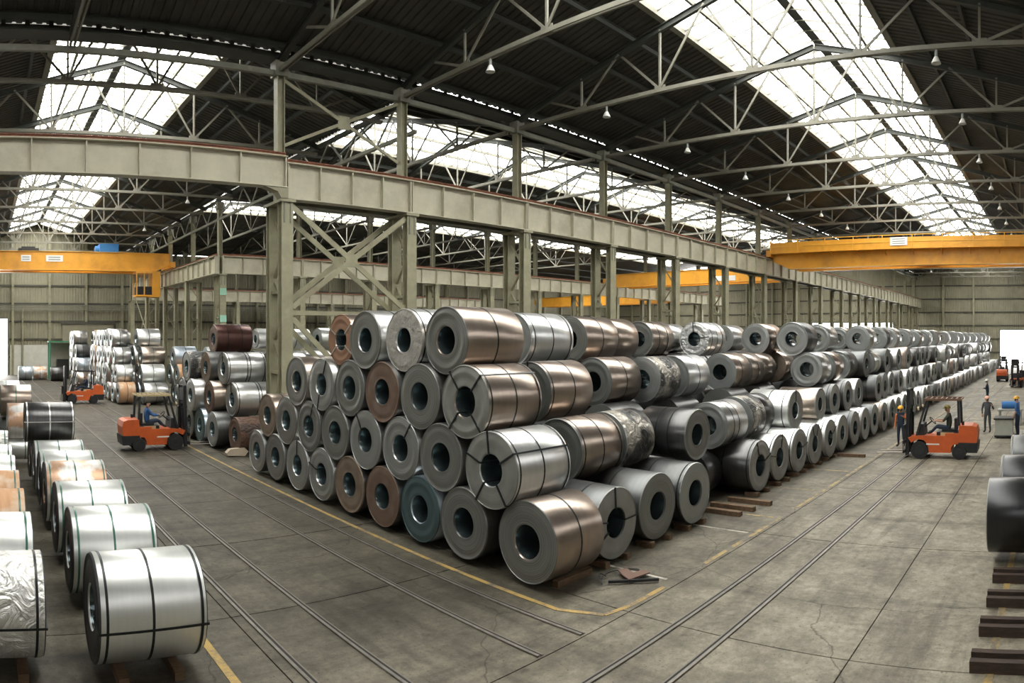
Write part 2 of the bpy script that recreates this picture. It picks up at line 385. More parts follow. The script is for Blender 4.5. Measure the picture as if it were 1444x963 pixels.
# ================================================================== STRUCTURE
# ---- floor: base slab plus cast slabs with open joints near the camera
SX, SY, NX, NY = 5.3, 3.8, 10, 11
FX0, FY0 = 14.6 - 4 * 5.3, 2.9 - 2 * 3.8
FX1, FY1 = FX0 + SX * NX, FY0 + SY * NY
mb = MB()
mb.box(((FX0 + FX1) / 2, (FY0 + FY1) / 2, -.16), (FX1 - FX0, FY1 - FY0, .2))
mb.box(((FX1 + X_END + 1) / 2, (FY0 + Y_END + 1) / 2, -.13), (X_END + 1 - FX1, Y_END + 1 - FY0, .26))
mb.box(((FX0 + FX1) / 2, (FY1 + Y_END + 1) / 2, -.13), (FX1 - FX0, Y_END + 1 - FY1, .26))
mb.box((-18.9, 31, -.13), (24.6, 108, .26)); mb.box(((FX0 + X_END) / 2, -12.6, -.13), (X_END - FX0, 15.7, .26))
floor = struct(mb.build('floor', FLOOR), 'stained grey concrete floor of the steel warehouse')
slab = MB(); slab.box((0, 0, -.03), (SX - .022, SY - .022, .06)); slab_me = slab.mesh('slab', FLOOR)
for i in range(NX):
    for j in range(NY):
        obj('slab', slab_me, floor, (FX0 + (i + .5) * SX, FY0 + (j + .5) * SY, random.uniform(-.004, 0)))

# ---- roof shells
def roof_z(t): return Z_EAVE + t * (Z_RIDGE - Z_EAVE)        # t 0 eave .. 1 ridge
def corrugated(mb, axis, u0, u1, s0, z0, s1, z1, pitch=.34, depth=.05):
    """sheet whose ribs run along the slope; axis = direction the ribs repeat along"""
    n = max(1, int((u1 - u0) / pitch)); p = (u1 - u0) / n
    prof = []
    for k in range(n):
        b = u0 + k * p
        prof += [(b, 0), (b + .5 * p, 0), (b + .6 * p, depth), (b + .9 * p, depth)]
    prof.append((u1, 0))
    vs = []
    for (u, d) in prof:
        for (s, z) in ((s0, z0), (s1, z1)):
            vs.append((u, s, z + d) if axis == 'X' else (s, u, z + d))
    fs = [(2 * k, 2 * k + 1, 2 * k + 3, 2 * k + 2) for k in range(len(prof) - 1)]
    mb.add(vs, fs)
def slope_at(e, r, s): return roof_z((s - e) / (r - e))
def hall_roof(axis, u0, u1, e0, ridge, e1, sky0, sky1, su0, su1, label, gables):
    mb = MB()
    for (e, sk) in ((e0, sky0), (e1, sky1)):
        corrugated(mb, axis, u0, u1, e, Z_EAVE, sk, slope_at(e, ridge, sk))
        for (a, b) in ((u0, su0), (su1, u1)):
            if b - a > .2: corrugated(mb, axis, a, b, sk, slope_at(e, ridge, sk), ridge, Z_RIDGE)
    for g in gables:
        tri = [(e0, Z_EAVE), (ridge, Z_RIDGE), (e1, Z_EAVE)]
        vs = [((g, s, z) if axis == 'X' else (s, g, z)) for s, z in tri]; mb.add(vs, [(0, 1, 2)])
    return struct(mb.build('ceiling', ROOF), label)
A_S0, A_S1, A_U0, A_U1 = 7.0, 14.75, -4.0, 106.0
L_S0, L_S1, L_U0, L_U1 = 3.0, 10.6, 26.0, 82.0
B_R, B_S0, B_S1, B_U0, B_U1 = 35.1, 31.0, 39.2, 19.5, 106.0
C_R, C_S0, C_S1, C_U0, C_U1 = 63.0, 59.0, 67.0, 19.5, 106.0
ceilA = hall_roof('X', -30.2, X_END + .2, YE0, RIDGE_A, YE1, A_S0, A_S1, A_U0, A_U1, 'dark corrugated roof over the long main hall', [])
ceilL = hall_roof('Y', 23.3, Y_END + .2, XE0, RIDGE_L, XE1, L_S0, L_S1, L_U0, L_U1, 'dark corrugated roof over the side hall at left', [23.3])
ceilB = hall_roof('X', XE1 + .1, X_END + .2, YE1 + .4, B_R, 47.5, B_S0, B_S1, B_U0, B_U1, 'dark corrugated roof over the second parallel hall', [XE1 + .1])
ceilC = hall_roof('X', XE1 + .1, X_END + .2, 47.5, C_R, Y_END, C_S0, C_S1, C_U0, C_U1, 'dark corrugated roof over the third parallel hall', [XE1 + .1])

mb = MB(); corrugated(mb, 'X', -30.2, X_END + .2, YE0, Z_EAVE, -20.2, Z_EAVE + 1.2)  # out-of-view roof, added to cut fill light from the right
struct(mb.build('ceiling', ROOF), 'unseen dark roof added beside the main hall to cut fill light')
# purlins run along each roof
def purlins(parent, axis, u0, u1, e, ridge, fr, su0, su1):
    for t in fr:
        s = e + (ridge - e) * t; z = roof_z(t) - .16
        mb = MB(); p = (u0, s, z) if axis == 'X' else (s, u0, z); q = (u1, s, z) if axis == 'X' else (s, u1, z)
        mb.ibar(p, q, .12, .24, .03); mb.build('purlin', RAFTER, parent)
for par, ax, u0, u1, e0, r, e1, a, b in ((ceilA, 'X', -30, X_END, YE0, RIDGE_A, YE1, A_U0, A_U1), (ceilL, 'Y', 23.3, Y_END, XE0, RIDGE_L, XE1, L_U0, L_U1),
                                   (ceilB, 'X', XE1 + .1, X_END, YE1 + .4, B_R, 47.3, B_U0, B_U1), (ceilC, 'X', XE1 + .1, X_END, 47.7, C_R, Y_END, C_U0, C_U1)):
    for e in (e0, e1): purlins(par, ax, u0, u1, e, r, (.05, .22, .40, .56), a, b)

# ---- roof lights: frame, glazing bars and separate panes
def skylight(idx, axis, u0, u1, e0, s0, ridge, s1, e1, pane_w, label, near_limit):
    root = empty('window_%d' % idx); struct(root, label)
    z0, z1 = slope_at(e0, ridge, s0), slope_at(e1, ridge, s1)
    def P(u, s, z): return (u, s, z) if axis == 'X' else (s, u, z)
    fr = MB()
    for s, z in ((s0, z0), (s1, z1)):
        fr.bar(P(u0, s, z + .05), P(u1, s, z + .05), .28, .34)
    fr.build('edge_upstand', TRUSS, root)
    rb = MB(); rb.bar(P(u0, ridge, Z_RIDGE + .12), P(u1, ridge, Z_RIDGE + .12), .42, .24); rb.build('ridge_cap', RAFTER, root)
    n = int(round((u1 - u0) / pane_w)); pw = (u1 - u0) / n; cnt = 0
    far = MB()
    for (s, z) in ((s0, z0), (s1, z1)):
        for k in (1, 2):
            t = k / 3.0; mbb = MB(); a = s + (ridge - s) * t; b = z + (Z_RIDGE - z) * t
            mbb.bar(P(u0, a, b - .05), P(u1, a, b - .05), .12, .16); mbb.build('glazing_purlin', TRUSS, root)
        bar = MB(); bar.bar(P(0, s, z + .03), P(0, ridge, Z_RIDGE + .03), .046, .07)
        bme = bar.mesh('glazing_bar', TRUSS)
        for i in range(n + 1):
            obj('glazing_bar', bme, root, P(u0 + i * pw, 0, 0))
        for k in range(3):
            ta, tb = k / 3.0 + .004, (k + 1) / 3.0 - .004
            pa = (s + (ridge - s) * ta, z + (Z_RIDGE - z) * ta); pb = (s + (ridge - s) * tb, z + (Z_RIDGE - z) * tb)
            pane = MB(); g = .02
            vs = [P(g, pa[0], pa[1] + .045), P(pw - g, pa[0], pa[1] + .045), P(pw - g, pb[0], pb[1] + .045), P(g, pb[0], pb[1] + .045)]
            pane.add(vs, [(0, 1, 2, 3)])
            pme = pane.mesh('pane', GLASS)
            for i in range(n):
                if i < near_limit: obj('pane', pme, root, P(u0 + i * pw, 0, 0))
                else:
                    vo = Vector(P(u0 + i * pw, 0, 0)); far.add([Vector(v) + vo for v in vs], [(0, 1, 2, 3)])
    if far.v:
        f = far.build('far_panes', GLASS, root); f['kind'] = 'stuff'
    return root
skylight(1, 'X', A_U0, A_U1, YE0, A_S0, RIDGE_A, A_S1, YE1, 1.05, 'bright gabled roof light above the long main hall', 48)
skylight(2, 'Y', L_U0, L_U1, XE0, L_S0, RIDGE_L, L_S1, XE1, 1.05, 'bright gabled roof light above the side hall at left', 40)
skylight(3, 'X', B_U0, B_U1, YE1 + .4, B_S0, B_R, B_S1, 47.3, 1.25, 'roof light of the second hall seen behind the runway columns', 30)
skylight(4, 'X', C_U0, C_U1, 47.7, C_S0, C_R, C_S1, Y_END, 1.6, 'roof light of the third hall seen far behind the columns', 16)

# ---- walls
def siding_wall(name, axis, pos, u0, u1, z0, z1, label, openings=(), gable=None, girts=(2.2, 4.4, 6.6, 8.8, 11.0, 13.2), flip=1, cols=6.6, col_from=None):
    """vertical corrugated siding in the plane axis=pos; openings are (ua, ub, ztop)"""
    mb = MB(); n = int((u1 - u0) / .36); p = (u1 - u0) / n; prof = []
    for k in range(n):
        b = u0 + k * p; prof += [(b, 0), (b + .5 * p, 0), (b + .6 * p, .05), (b + .9 * p, .05)]
    prof.append((u1, 0))
    def zt(u):
        if not gable: return z1
        for (e0, r, e1) in gable:
            if e0 <= u <= e1: return Z_EAVE + .03 + (Z_RIDGE - Z_EAVE) * (1 - abs(u - r) / max(r - e0, e1 - r))
        return z1
    for k in range(len(prof) - 1):
        (a, da), (b, db) = prof[k], prof[k + 1]; m = (a + b) / 2; zb = z0
        for (ua, ub, zo) in openings:
            if ua < m < ub: zb = zo
        def P(u, d, z): return (pos + d * flip, u, z) if axis == 'X' else (u, pos + d * flip, z)
        mb.add([P(a, da, zb), P(b, db, zb), P(b, db, zt(b)), P(a, da, zt(a))], [(0, 1, 2, 3)])
    wl = struct(mb.build(name, SIDING), label)
    def seg(z):
        s = [(u0, u1)]
        for (ua, ub, zo) in openings:
            if z < zo:
                s2 = []
                for a, b in s:
                    if ub <= a or ua >= b: s2.append((a, b))
                    else:
                        if ua > a: s2.append((a, ua))
                        if ub < b: s2.append((ub, b))
                s = s2
        return s
    for z in girts:
        for a, b in seg(z):
            g = MB(); d = -.09 * flip
            p, q = ((pos + d, a, z), (pos + d, b, z)) if axis == 'X' else ((a, pos + d, z), (b, pos + d, z))
            g.bar(p, q, .1, .2); g.build('girt', GIRT, wl)
    u = col_from if col_from is not None else u0 + .3
    while u < u1:
        if not any(ua < u < ub for ua, ub, _ in openings):
            g = MB(); d = -.32 * flip
            p, q = ((pos + d, u, 0), (pos + d, u, zt(u) - .3)) if axis == 'X' else ((u, pos + d, 0), (u, pos + d, zt(u) - .3))
            g.ibar(p, q, .28, .34, .04, up=(1, 0, 0) if axis == 'X' else (0, 1, 0)); g.build('wall_post', PAINT, wl)
        u += cols
    for (ua, ub, zo) in openings:
        f = MB(); d = -.03 * flip
        def P(u, z): return (pos + d, u, z) if axis == 'X' else (u, pos + d, z)
        f.bar(P(ua, 0), P(ua, zo), .25, .2); f.bar(P(ub, 0), P(ub, zo), .25, .2); f.bar(P(ua, zo), P(ub, zo), .2, .25); f.build('door_frame', PAINT_D, wl)
    return wl
wb = siding_wall('wall_back', 'Y', Y_END, XE0 - .4, X_END, 0, 15.1, 'khaki corrugated end wall of the side hall', [(-3.0, 3.15, 7.0)], [(XE0, RIDGE_L, XE1)], col_from=3.7, cols=4.55)
we = siding_wall('wall_end', 'X', X_END, -20.0, Y_END, 0, 15.1, 'khaki corrugated end wall of the long hall', [(3.0, 9.1, 5.9), (27.0, 42.5, 7.2)], [(YE0, RIDGE_A, YE1), (YE1 + .4, B_R, 47.3)], col_from=-1.9, cols=5.1)
siding_wall('wall_right', 'Y', -20.0, -30, X_END, 0, 15.2, 'unseen corrugated wall set back past the added dark bay', flip=-1)  # out of view, set well back so less light bounces onto the coils
siding_wall('wall_near', 'X', -30, -20.0, 23.3, 0, 15.2, 'corrugated wall behind the camera', flip=-1)
siding_wall('wall_left', 'X', XE0 - .3, 22.9, Y_END, 0, 15.2, 'corrugated wall of the side hall', flip=-1)
siding_wall('wall_front', 'Y', 23.6, -30, XE0 - .3, 0, 15.2, 'corrugated wall closing the main hall beside the side hall', flip=1)
mb = MB(); mb.box((6.1, Y_END - .2, 1.85), (5.4, .25, 3.7)); struct(mb.build('trim_1', WHITEWALL), 'whitewashed low wall at the end of the side hall')
mb = MB(); mb.box((13.0, Y_END - .35, 3.2), (6.3, .12, 6.2)); mb.box((13.0, Y_END - .42, 6.4), (6.7, .2, .3), 1)
struct(mb.build('door_1', [SIDING, GIRT]), 'closed grey sliding door in the end wall')
# cable trays and pipes on the back wall
mb = MB()
for z in (8.0, 8.25, 8.55): mb.bar((XE0, Y_END - .5, z), (60, Y_END - .5, z), .1, .1)
mb.build('pipe_run', PAINT_D, wb)

# ================================================================== STEELWORK
def laced_column(H, top_z, with_post=True, leg_gap=1.05):
    """local x along the runway, local y across; front leg at y=0, rear leg at y=leg_gap"""
    r = empty('runway_column')
    for yy in (0, leg_gap):
        mb = MB(); mb.ibar((0, yy, 0), (0, yy, H), .46, .34, .035, up=(0, 1, 0)); mb.build('leg', PAINT, r)
    z = 1.0; s = 1
    while z < H - .9:
        mb = MB(); mb.bar((0, .1, z), (0, leg_gap - .1, z + 1.15), .05, .11, up=(1, 0, 0)) if s > 0 else mb.bar((0, leg_gap - .1, z), (0, .1, z + 1.15), .05, .11, up=(1, 0, 0))
        mb.build('lacing_bar', PAINT, r); z += 1.15; s = -s
    mb = MB(); mb.box((0, leg_gap / 2, H + .04), (.62, leg_gap + .5, .1)); mb.build('cap_plate', PAINT, r)
    mb = MB(); mb.box((0, leg_gap / 2, .03), (.7, leg_gap + .6, .06)); mb.build('base_plate', PAINT_D, r)
    for dx in (-.12, .12):
        mb = MB(); mb.bar((dx, -.19, H - .02), (dx, -.19, H - .75), .03, .05); mb.build('hanger_rod', PAINT_D, r)
    for z in (H * .35, H * .66):
        mb = MB(); mb.bar((0, .1, z), (0, leg_gap - .1, z), .3, .1); mb.build('batten_plate', PAINT, r)
    if with_post:
        mb = MB(); mb.ibar((0, leg_gap * .5, H + .05), (0, leg_gap * .5, top_z), .34, .30, .03, up=(1, 0, 0)); mb.build('roof_post', PAINT, r)
        mb = MB(); mb.box((0, leg_gap * .5, top_z - .1), (.5, .5, .55)); mb.build('post_gusset', PAINT_D, r)
    return r
GD = 1.32      # runway girder depth
def girder(L, n_st, nm='runway_girder', depth=GD, haunch=False, rear=False):
    r = empty(nm)
    mb = MB(); mb.bar((.01, 0, depth / 2), (L - .01, 0, depth / 2), .03, depth - .06); mb.build('web', GIRDER, r)
    mb = MB(); mb.bar((0, 0, depth - .02), (L, 0, depth - .02), .46, .04); mb.build('top_flange', GIRDER, r)
    mb = MB(); mb.bar((0, 0, .02), (L, 0, .02), .46, .04); mb.build('bottom_flange', GIRDER, r)
    st = MB(); st.bar((0, 0, .05), (0, 0, depth - .04), .05, .36, up=(0, 1, 0)); sme = st.mesh('stiffener', GIRDER)
    for k in range(n_st + 1): obj('stiffener', sme, r, (min(max(L * k / n_st, .05), L - .05), 0, 0))
    mb = MB(); mb.ibar((0, 0, depth + .08), (L, 0, depth + .08), .12, .15, .035); mb.build('crane_rail', RUST, r)
    if haunch:
        pts = [(L - 1.7, .02), (L - .3, .30), (L, .30), (L, .02)]
    return r
# row 1 : between the main hall and the halls behind
R1X = [10.6, 16.1] + [16.1 + 6.6 * k for k in range(1, 15)]
R1X = [x for x in R1X if x < 110]
c0 = laced_column(ZG1 - GD - .1, CHORD_Z + .15)
c0.location = (R1X[0], ROW1, 0)
for k, x in enumerate(R1X):
    o = c0 if k == 0 else copy_tree(c0, loc=(x, ROW1, 0))
    tag(o, ('khaki laced runway column nearest the camera, at the corner of the coil pile' if k == 0 else
            'khaki laced runway column, %s along the main hall from the corner column' % ordn(k)) , 'column', 'laced columns of the main runway')
gl = [(-3.8, 10.6, 8)] + [(R1X[k], R1X[k + 1], 4) for k in range(len(R1X) - 1)] + [(R1X[-1], X_END - .6, 3)]
proto = {}
for k, (a, b, n) in enumerate(gl):
    key = round(b - a, 3)
    if key in proto: o = copy_tree(proto[key])
    else: o = girder(b - a, n, depth=GD if k else 1.14); proto[key] = o
    o.location = (a, ROW1, ZG1 - (GD if k else 1.14 - .22))
    tag(o, 'deep riveted runway girder spanning the opening of the side hall at left' if k == 0 else 'pale runway girder, %s span right of the corner column' % ordn(k - 1), 'girder', 'runway girders of the main hall')
# rear runway beam for the second hall
mb = MB(); mb.ibar((10.6, ROW1 + 1.05, ZG1 - GD / 2), (X_END - .6, ROW1 + 1.05, ZG1 - GD / 2), .44, GD, .04)
tag(mb.build('rear_runway_beam', PAINT_D), 'dark rear runway beam behind the main runway girders', 'beam')
# pedestal that carries the shallower first girder on the corner column
mb = MB(); mb.prism([(9.7, 9.97), (10.62, 9.97), (10.62, 9.60), (10.35, 9.60), (10.2, 9.82)], ROW1 - .2, ROW1 + .2)
tag(mb.build('bearing_bracket', PAINT), 'haunched bearing bracket under the girder beside the corner column', 'bracket')
# row 2, row 3
def row(y, zg, x0, step, nmax, word, st):
    H = zg - GD - .1
    c = laced_column(H, CHORD_Z + .15); g = girder(step, st)
    for k in range(nmax):
        x = x0 + k * step
        o = c if k == 0 else copy_tree(c); o.location = (x, y, 0)
        tag(o, 'laced column of the %s row, %s from the left' % (word, ordn(k)), 'column', 'laced columns of the %s row' % word)
        if k < nmax - 1:
            o = g if k == 0 else copy_tree(g); o.location = (x, y, zg - GD)
            tag(o, 'runway girder of the %s row, %s span from the left' % (word, ordn(k)), 'girder', 'runway girders of the %s row' % word)
row(ROW2, ZG2, 17.4, 6.6, 12, 'second', 4)
row(ROW3, ZG3, 17.4, 6.6, 9, 'third', 4)
# side-hall runway along y on the line x = 17.4
g = girder(7.0, 5)
cc = laced_column(ZG2 - GD - .1, CHORD_Z + .15)
for k in range(4):
    y = ROW2 + 7.0 * k
    o = g if k == 0 else copy_tree(g)
    o.location = (17.0, y, ZG2 - GD); o.rotation_euler = (0, 0, PI / 2)
    tag(o, 'side hall runway girder running towards the end wall, %s from the corner' % ordn(k), 'girder', 'runway girders of the side hall')
    if k:
        o = cc if k == 1 else copy_tree(cc)
        o.location = (17.0, y, 0); o.rotation_euler = (0, 0, PI / 2)
        o.location.x = 17.9
        tag(o, 'side hall runway column, %s behind the second row corner' % ordn(k - 1), 'column', 'runway columns of the side hall')
# mint painted marks on the second-row corner column
for z in (8.0, 6.0, 4.4):
    mb = MB(); mb.box((17.4, ROW2 - .2, z), (.5, .03, .5)); tag(mb.build('mint_sign_plate', MINT), 'mint green plate on the second row corner column, %s' % {8.0: 'topmost', 6.0: 'middle', 4.4: 'lowest'}[z], 'plate', 'mint plates on column')

# ---- cross bracing
def cross(nm, axis, a, b, z0, z1, off, label, wd=.14, dbl=None, matl=PAINT):
    r = empty(nm); offs = [off] if dbl is None else [off, off + dbl]
    for o_ in offs:
        def P(u, z): return (u, o_, z) if axis == 'X' else (o_, u, z)
        for p, q in ((P(a, z0), P(b, z1)), (P(a, z1), P(b, z0))):
            mb = MB(); mb.bar(p, q, .05, wd, up=(0, 0, 1)); mb.build('brace_bar', matl, r)
        mb = MB(); c = P((a + b) / 2, (z0 + z1) / 2); d = (.5, .06, .5) if axis == 'X' else (.06, .5, .5); mb.box(c, d); mb.build('gusset_plate', matl, r)
    return tag(r, label, 'brace')
cross('cross_brace', 'X', 10.85, 15.85, 5.7, 9.35, ROW1 - .05, 'big khaki cross brace between the two nearest runway columns', .2, 1.05)
cross('cross_brace', 'X', 10.85, 15.85, .6, 5.3, ROW1 - .05, 'lower khaki cross brace half hidden behind the front coils', .2, 1.05)
cross('cross_brace', 'X', 10.8, 15.9, 11.7, 14.1, ROW1 + .52, 'upper cross brace between the two nearest roof posts', .12)
cross('cross_brace', 'Y', ROW2 + 21, ROW2 + 29, 3.3, 9.2, 17.4, 'thin cross brace at the far end of the side hall runway', .16)
mb = MB(); mb.bar((10.8, ROW1 - .05, 5.5), (15.9, ROW1 - .05, 5.5), .16, .16); tag(mb.build('tie_strut', PAINT), 'horizontal tie strut low between the two nearest columns', 'strut')
# eave struts and valley gutter along row 1
mb = MB()
mb.bar((-3.8, ROW1 + .52, CHORD_Z - .1), (X_END - 1, ROW1 + .52, CHORD_Z - .1), .16, .2); tag(mb.build('eave_strut', PAINT_D), 'long eave strut linking the tops of the main roof posts', 'strut')
mb = MB(); mb.box(((X_END - 30) / 2, 23.1, 14.9), (X_END + 30, .75, .06)); mb.box(((X_END - 30) / 2, 22.74, 14.975), (X_END + 30, .05, .16)); xx = -14.5
while xx < X_END - 1:
    mb.box((xx, 22.74, 15.08), (.16, .05, .2)); xx += .8
gut = tag(mb.build('valley_gutter', RAFTER), 'dark valley gutter at the eave above the main column row', 'gutter')
mb = MB(); mb.box(((X_END + 17.4) / 2, 47.5, 14.95), (X_END - 17.4, .75, .1)); tag(mb.build('valley_gutter', RAFTER), 'dark valley gutter over the second column row', 'gutter')
# valley truss of the side hall along x = 17.4
vt = empty('valley_truss')
mb = MB(); mb.bar((17.3, 23.5, 13.4), (17.3, Y_END - .5, 13.4), .14, .16); mb.build('bottom_chord', PAINT_D, vt)
mb = MB(); mb.bar((17.3, 23.5, 14.8), (17.3, Y_END - .5, 14.8), .18, .2); mb.build('top_chord', RAFTER, vt)
y = 23.6; s = 1
while y < Y_END - 2:
    mb = MB(); mb.bar((17.3, y, 13.4 if s > 0 else 14.8), (17.3, y + 1.5, 14.8 if s > 0 else 13.4), .06, .09); mb.build('diagonal', PAINT_D, vt); y += 1.5; s = -s
tag(vt, 'trussed valley beam along the right eave of the side hall', 'truss')

# ---- roof trusses (bottom chord, rafter, verticals and W web), local span along +x
def truss(e0, ridge, e1, npan=3):
    r = empty('roof_truss'); half0, half1 = ridge - e0, e1 - ridge
    def zt(s): return (slope_at(e0, ridge, s) if s <= ridge else slope_at(e1, ridge, s)) - .42
    mb = MB(); 
    for dy in (-.07, .07): mb.bar((e0 + .2, dy, CHORD_Z), (e1 - .2, dy, CHORD_Z), .06, .15)
    mb.build('bottom_chord', TRUSS, r)
    for e in (e0, e1):
        mb = MB(); mb.ibar((e, 0, zt(e)), (ridge, 0, zt(ridge)), .18, .26, .03); mb.build('rafter', RAFTER, r)
    for e, h in ((e0, ridge - e0), (e1, ridge - e1)):
        P = h / npan
        for k in range(npan):
            b = ridge - P * k
            if not (k == 0 and e == e1):
                mb = MB(); mb.bar((b, 0, CHORD_Z), (b, 0, zt(b)), .08, .08); mb.build('vertical', TRUSS, r)
            m = ridge - P * (k + .5)
            mb = MB(); mb.bar((b, -.04, CHORD_Z + .05), (m, -.04, zt(m)), .05, .09); mb.build('diagonal', TRUSS, r)
            if k < npan - 1:
                nb = ridge - P * (k + 1)
                mb = MB(); mb.bar((m, .04, zt(m)), (nb, .04, CHORD_Z + .05), .05, .09); mb.build('diagonal', TRUSS, r)
            mb = MB(); mb.box((b, 0, CHORD_Z + .06), (.5, .03, .3))
            if not (k == 0 and e == e1): mb.build('gusset_plate', TRUSS, r)
    return r
TA = truss(YE0, RIDGE_A, YE1)
axs = [3.0] + R1X
for k, x in enumerate(axs):
    o = TA if k == 0 else copy_tree(TA)
    o.location = (x, 0, 0); o.rotation_euler = (0, 0, PI / 2)
    tag(o, 'steel roof truss across the main hall, %s from the camera' % ordn(k), 'truss', 'roof trusses of the main hall')
TL = truss(XE0, RIDGE_L, XE1)
for k in range(9):
    o = TL if k == 0 else copy_tree(TL)
    o.location = (0, 26.0 + 6.3 * k, 0)
    tag(o, 'steel roof truss across the side hall at left, %s from the camera' % ordn(k), 'truss', 'roof trusses of the side hall')
TB = truss(YE1 + .4, B_R, 47.3)
for k in range(12):
    o = TB if k == 0 else copy_tree(TB)
    o.location = (22.7 + 6.6 * k, 0, 0); o.rotation_euler = (0, 0, PI / 2)
    tag(o, 'roof truss of the second hall behind the runway, %s from the left' % ordn(k), 'truss', 'roof trusses of the second hall')
TC = truss(47.7, C_R, Y_END)
for k in range(8):
    o = TC if k == 0 else copy_tree(TC)
    o.location = (24.0 + 6.6 * k, 0, 0); o.rotation_euler = (0, 0, PI / 2)
    tag(o, 'roof truss of the third hall far behind, %s from the left' % ordn(k), 'truss', 'roof trusses of the third hall')

# ---- pendant lamps on the trusses
def lamp():
    r = empty('pendant_lamp')
    mb = MB(); mb.cyl((0, 0, -.05), (0, 0, -.38), .07, 12); mb.build('ballast_housing', GREY, r, smooth=True)
    mb = MB(); mb.cyl((0, 0, -.38), (0, 0, -.68), .10, 16, .24, caps=False); mb.cyl((0, 0, -.675), (0, 0, -.37), .235, 16, .09, caps=False); mb.build('reflector', WHITE, r, smooth=True)
    mb = MB(); mb.cyl((0, 0, -.4), (0, 0, -.62), .05, 10, .09); mb.build('bulb', WHITE, r, smooth=True)
    mb = MB(); mb.bar((0, 0, .08), (0, 0, -.06), .1, .03); mb.build('clamp', TRUSS, r)
    return r
LP = lamp(); first = True
for k, x in enumerate(axs[2:15]):
    for yy, side in ((17.5, 'left'), (4.0, 'right')):
        o = LP if first else copy_tree(LP); first = False
        o.location = (x, yy, CHORD_Z - .06); o.scale = (.72, .72, .72)
        tag(o, 'white pendant lamp under the %s main hall truss, %s of the roof light' % (ordn(k + 2), side), 'lamp', 'pendant lamps of the main hall')
for k, yy in enumerate((32.3, 44.9, 57.5)):
    o = copy_tree(LP); o.scale = (.72, .72, .72); o.location = (13.9, yy, CHORD_Z - .06)
    tag(o, 'white pendant lamp in the side hall, %s from the camera' % ordn(k), 'lamp', 'pendant lamps of the side hall')

# ---- overhead cranes
def crane(nm, span, z0, z1, walkway=True):
    """local: span along +x, girders at y=+-1.1, rail top at z=0"""
    r = empty(nm)
    for s in (-1, 1):
        mb = MB(); zm = z0 + .6
        mb.prism([(.25, z1), (span - .25, z1), (span - .25, zm), (span - 1.6, z0), (1.6, z0), (.25, zm)], s * 1.1 - .26, s * 1.1 + .26)
        mb.build('bridge_girder', YELLOW, r)
        mb = MB(); mb.bar((.25, s * 1.1, z1 + .02), (span - .25, s * 1.1, z1 + .02), .72, .04); mb.build('girder_top_flange', YELLOW2, r)
        mb = MB(); mb.bar((1.6, s * 1.1, z0), (span - 1.6, s * 1.1, z0), .66, .05); mb.build('girder_bottom_flange', YELLOW2, r)
    for u in (0, span):
        mb = MB(); mb.box((u, 0, .18), (.42, 3.4, .5)); e = mb.build('end_carriage', YELLOW, r)
        for yy in (-1.4, 1.4):
            mb = MB(); mb.cyl((u - .06, yy, .1), (u + .06, yy, .1), .2, 16); mb.build('wheel', DARK, e)
    if walkway:
        for s in (-1, 1):
            mb = MB(); mb.box((span / 2, s * 1.75, z1), (span - .6, .8, .05)); mb.build('walkway', YELLOW, r)
            n = int(span / 2.2)
            pm = MB(); pm.bar((0, s * 2.12, z1), (0, s * 2.12, z1 + 1.0), .06, .06); pme = pm.mesh('railing_post', YELLOW2)
            for k in range(n + 1): obj('railing_post', pme, r, (.35 + (span - .7) * k / n, 0, 0))
            for z in (z1 + .5, z1 + 1.0):
                mb = MB(); mb.bar((.35, s * 2.12, z), (span - .35, s * 2.12, z), .05, .05); mb.build('railing', YELLOW2, r)
            mb = MB(); mb.box((span / 2, s * 2.1, z1 + .42), (span - .7, .025, .8)); mb.build('railing_panel', YELLOW, r)
            bm_ = MB(); bm_.bar((0, s * 1.3, z1 - .4), (0, s * 2.05, z1 - .05), .05, .08); bme = bm_.mesh('walkway_bracket', YELLOW)
            for k in range(n): obj('walkway_bracket', bme, r, (1 + (span - 2) * k / n, 0, 0))
    return r
cr = crane('overhead_crane', 23.2, -1.05, .1)
cr.location = (51.0, -1.2, ZG1 + .16); cr.rotation_euler = (0, 0, PI / 2)
tag(cr, 'yellow double girder overhead crane spanning the main hall at right', 'crane')
mb = MB(); mb.box((12.6, 2.15, .62), (1.3, .04, .6)); mb.build('sign_plate', WHITE, cr)
mb = MB()
for z in (.46, .62, .78): mb.box((12.6, 2.175, z), (.95, .01, .06))
mb.build('sign_lettering', GREY, cr)
mb = MB(); mb.box((11, 0, .75), (1.9, 2.0, .8)); mb.cyl((10, 0, .9), (12, 0, .9), .35, 16); mb.build('hoist_trolley', DARK, cr)

cl = crane('overhead_crane', 20.3, -.45, 1.15, walkway=False)
cl.location = (-3.3, 61.0, ZG2 + .35); tag(cl, 'yellow overhead crane across the side hall at left, with cab and blue hoist', 'crane')
for x, wd in ((7.1, .9), (9.6, 1.5)):
    mb = MB(); mb.box((x, -1.385, .55), (wd, .04, .55)); mb.build('sign_plate', WHITE, cl)
    mb = MB(); mb.box((x, -1.41, .65), (wd * .7, .01, .1)); mb.box((x, -1.41, .45), (wd * .7, .01, .1)); mb.build('sign_lettering', GREY, cl)
mb = MB(); mb.box((14.6, -.2, 1.55), (1.7, 1.4, .9)); mb.cyl((13.4, -.2, 1.45), (13.8, -.2, 1.45), .4, 14); mb.build('hoist_trolley', BLUE, cl)
mb = MB(); mb.box((7.4, .2, 1.35), (1.8, 1.6, .4)); mb.box((7.4, .2, 1.6), (1.2, .6, .3)); mb.build('drive_unit', DARK, cl)
cab = empty('operator_cab', (18.2, -.9, -.45)); cab.parent = cl
mb = MB(); mb.box((.55, 0, -1.15), (.75, 1.5, 2.3)); mb.build('cab_body', YELLOW, cab)
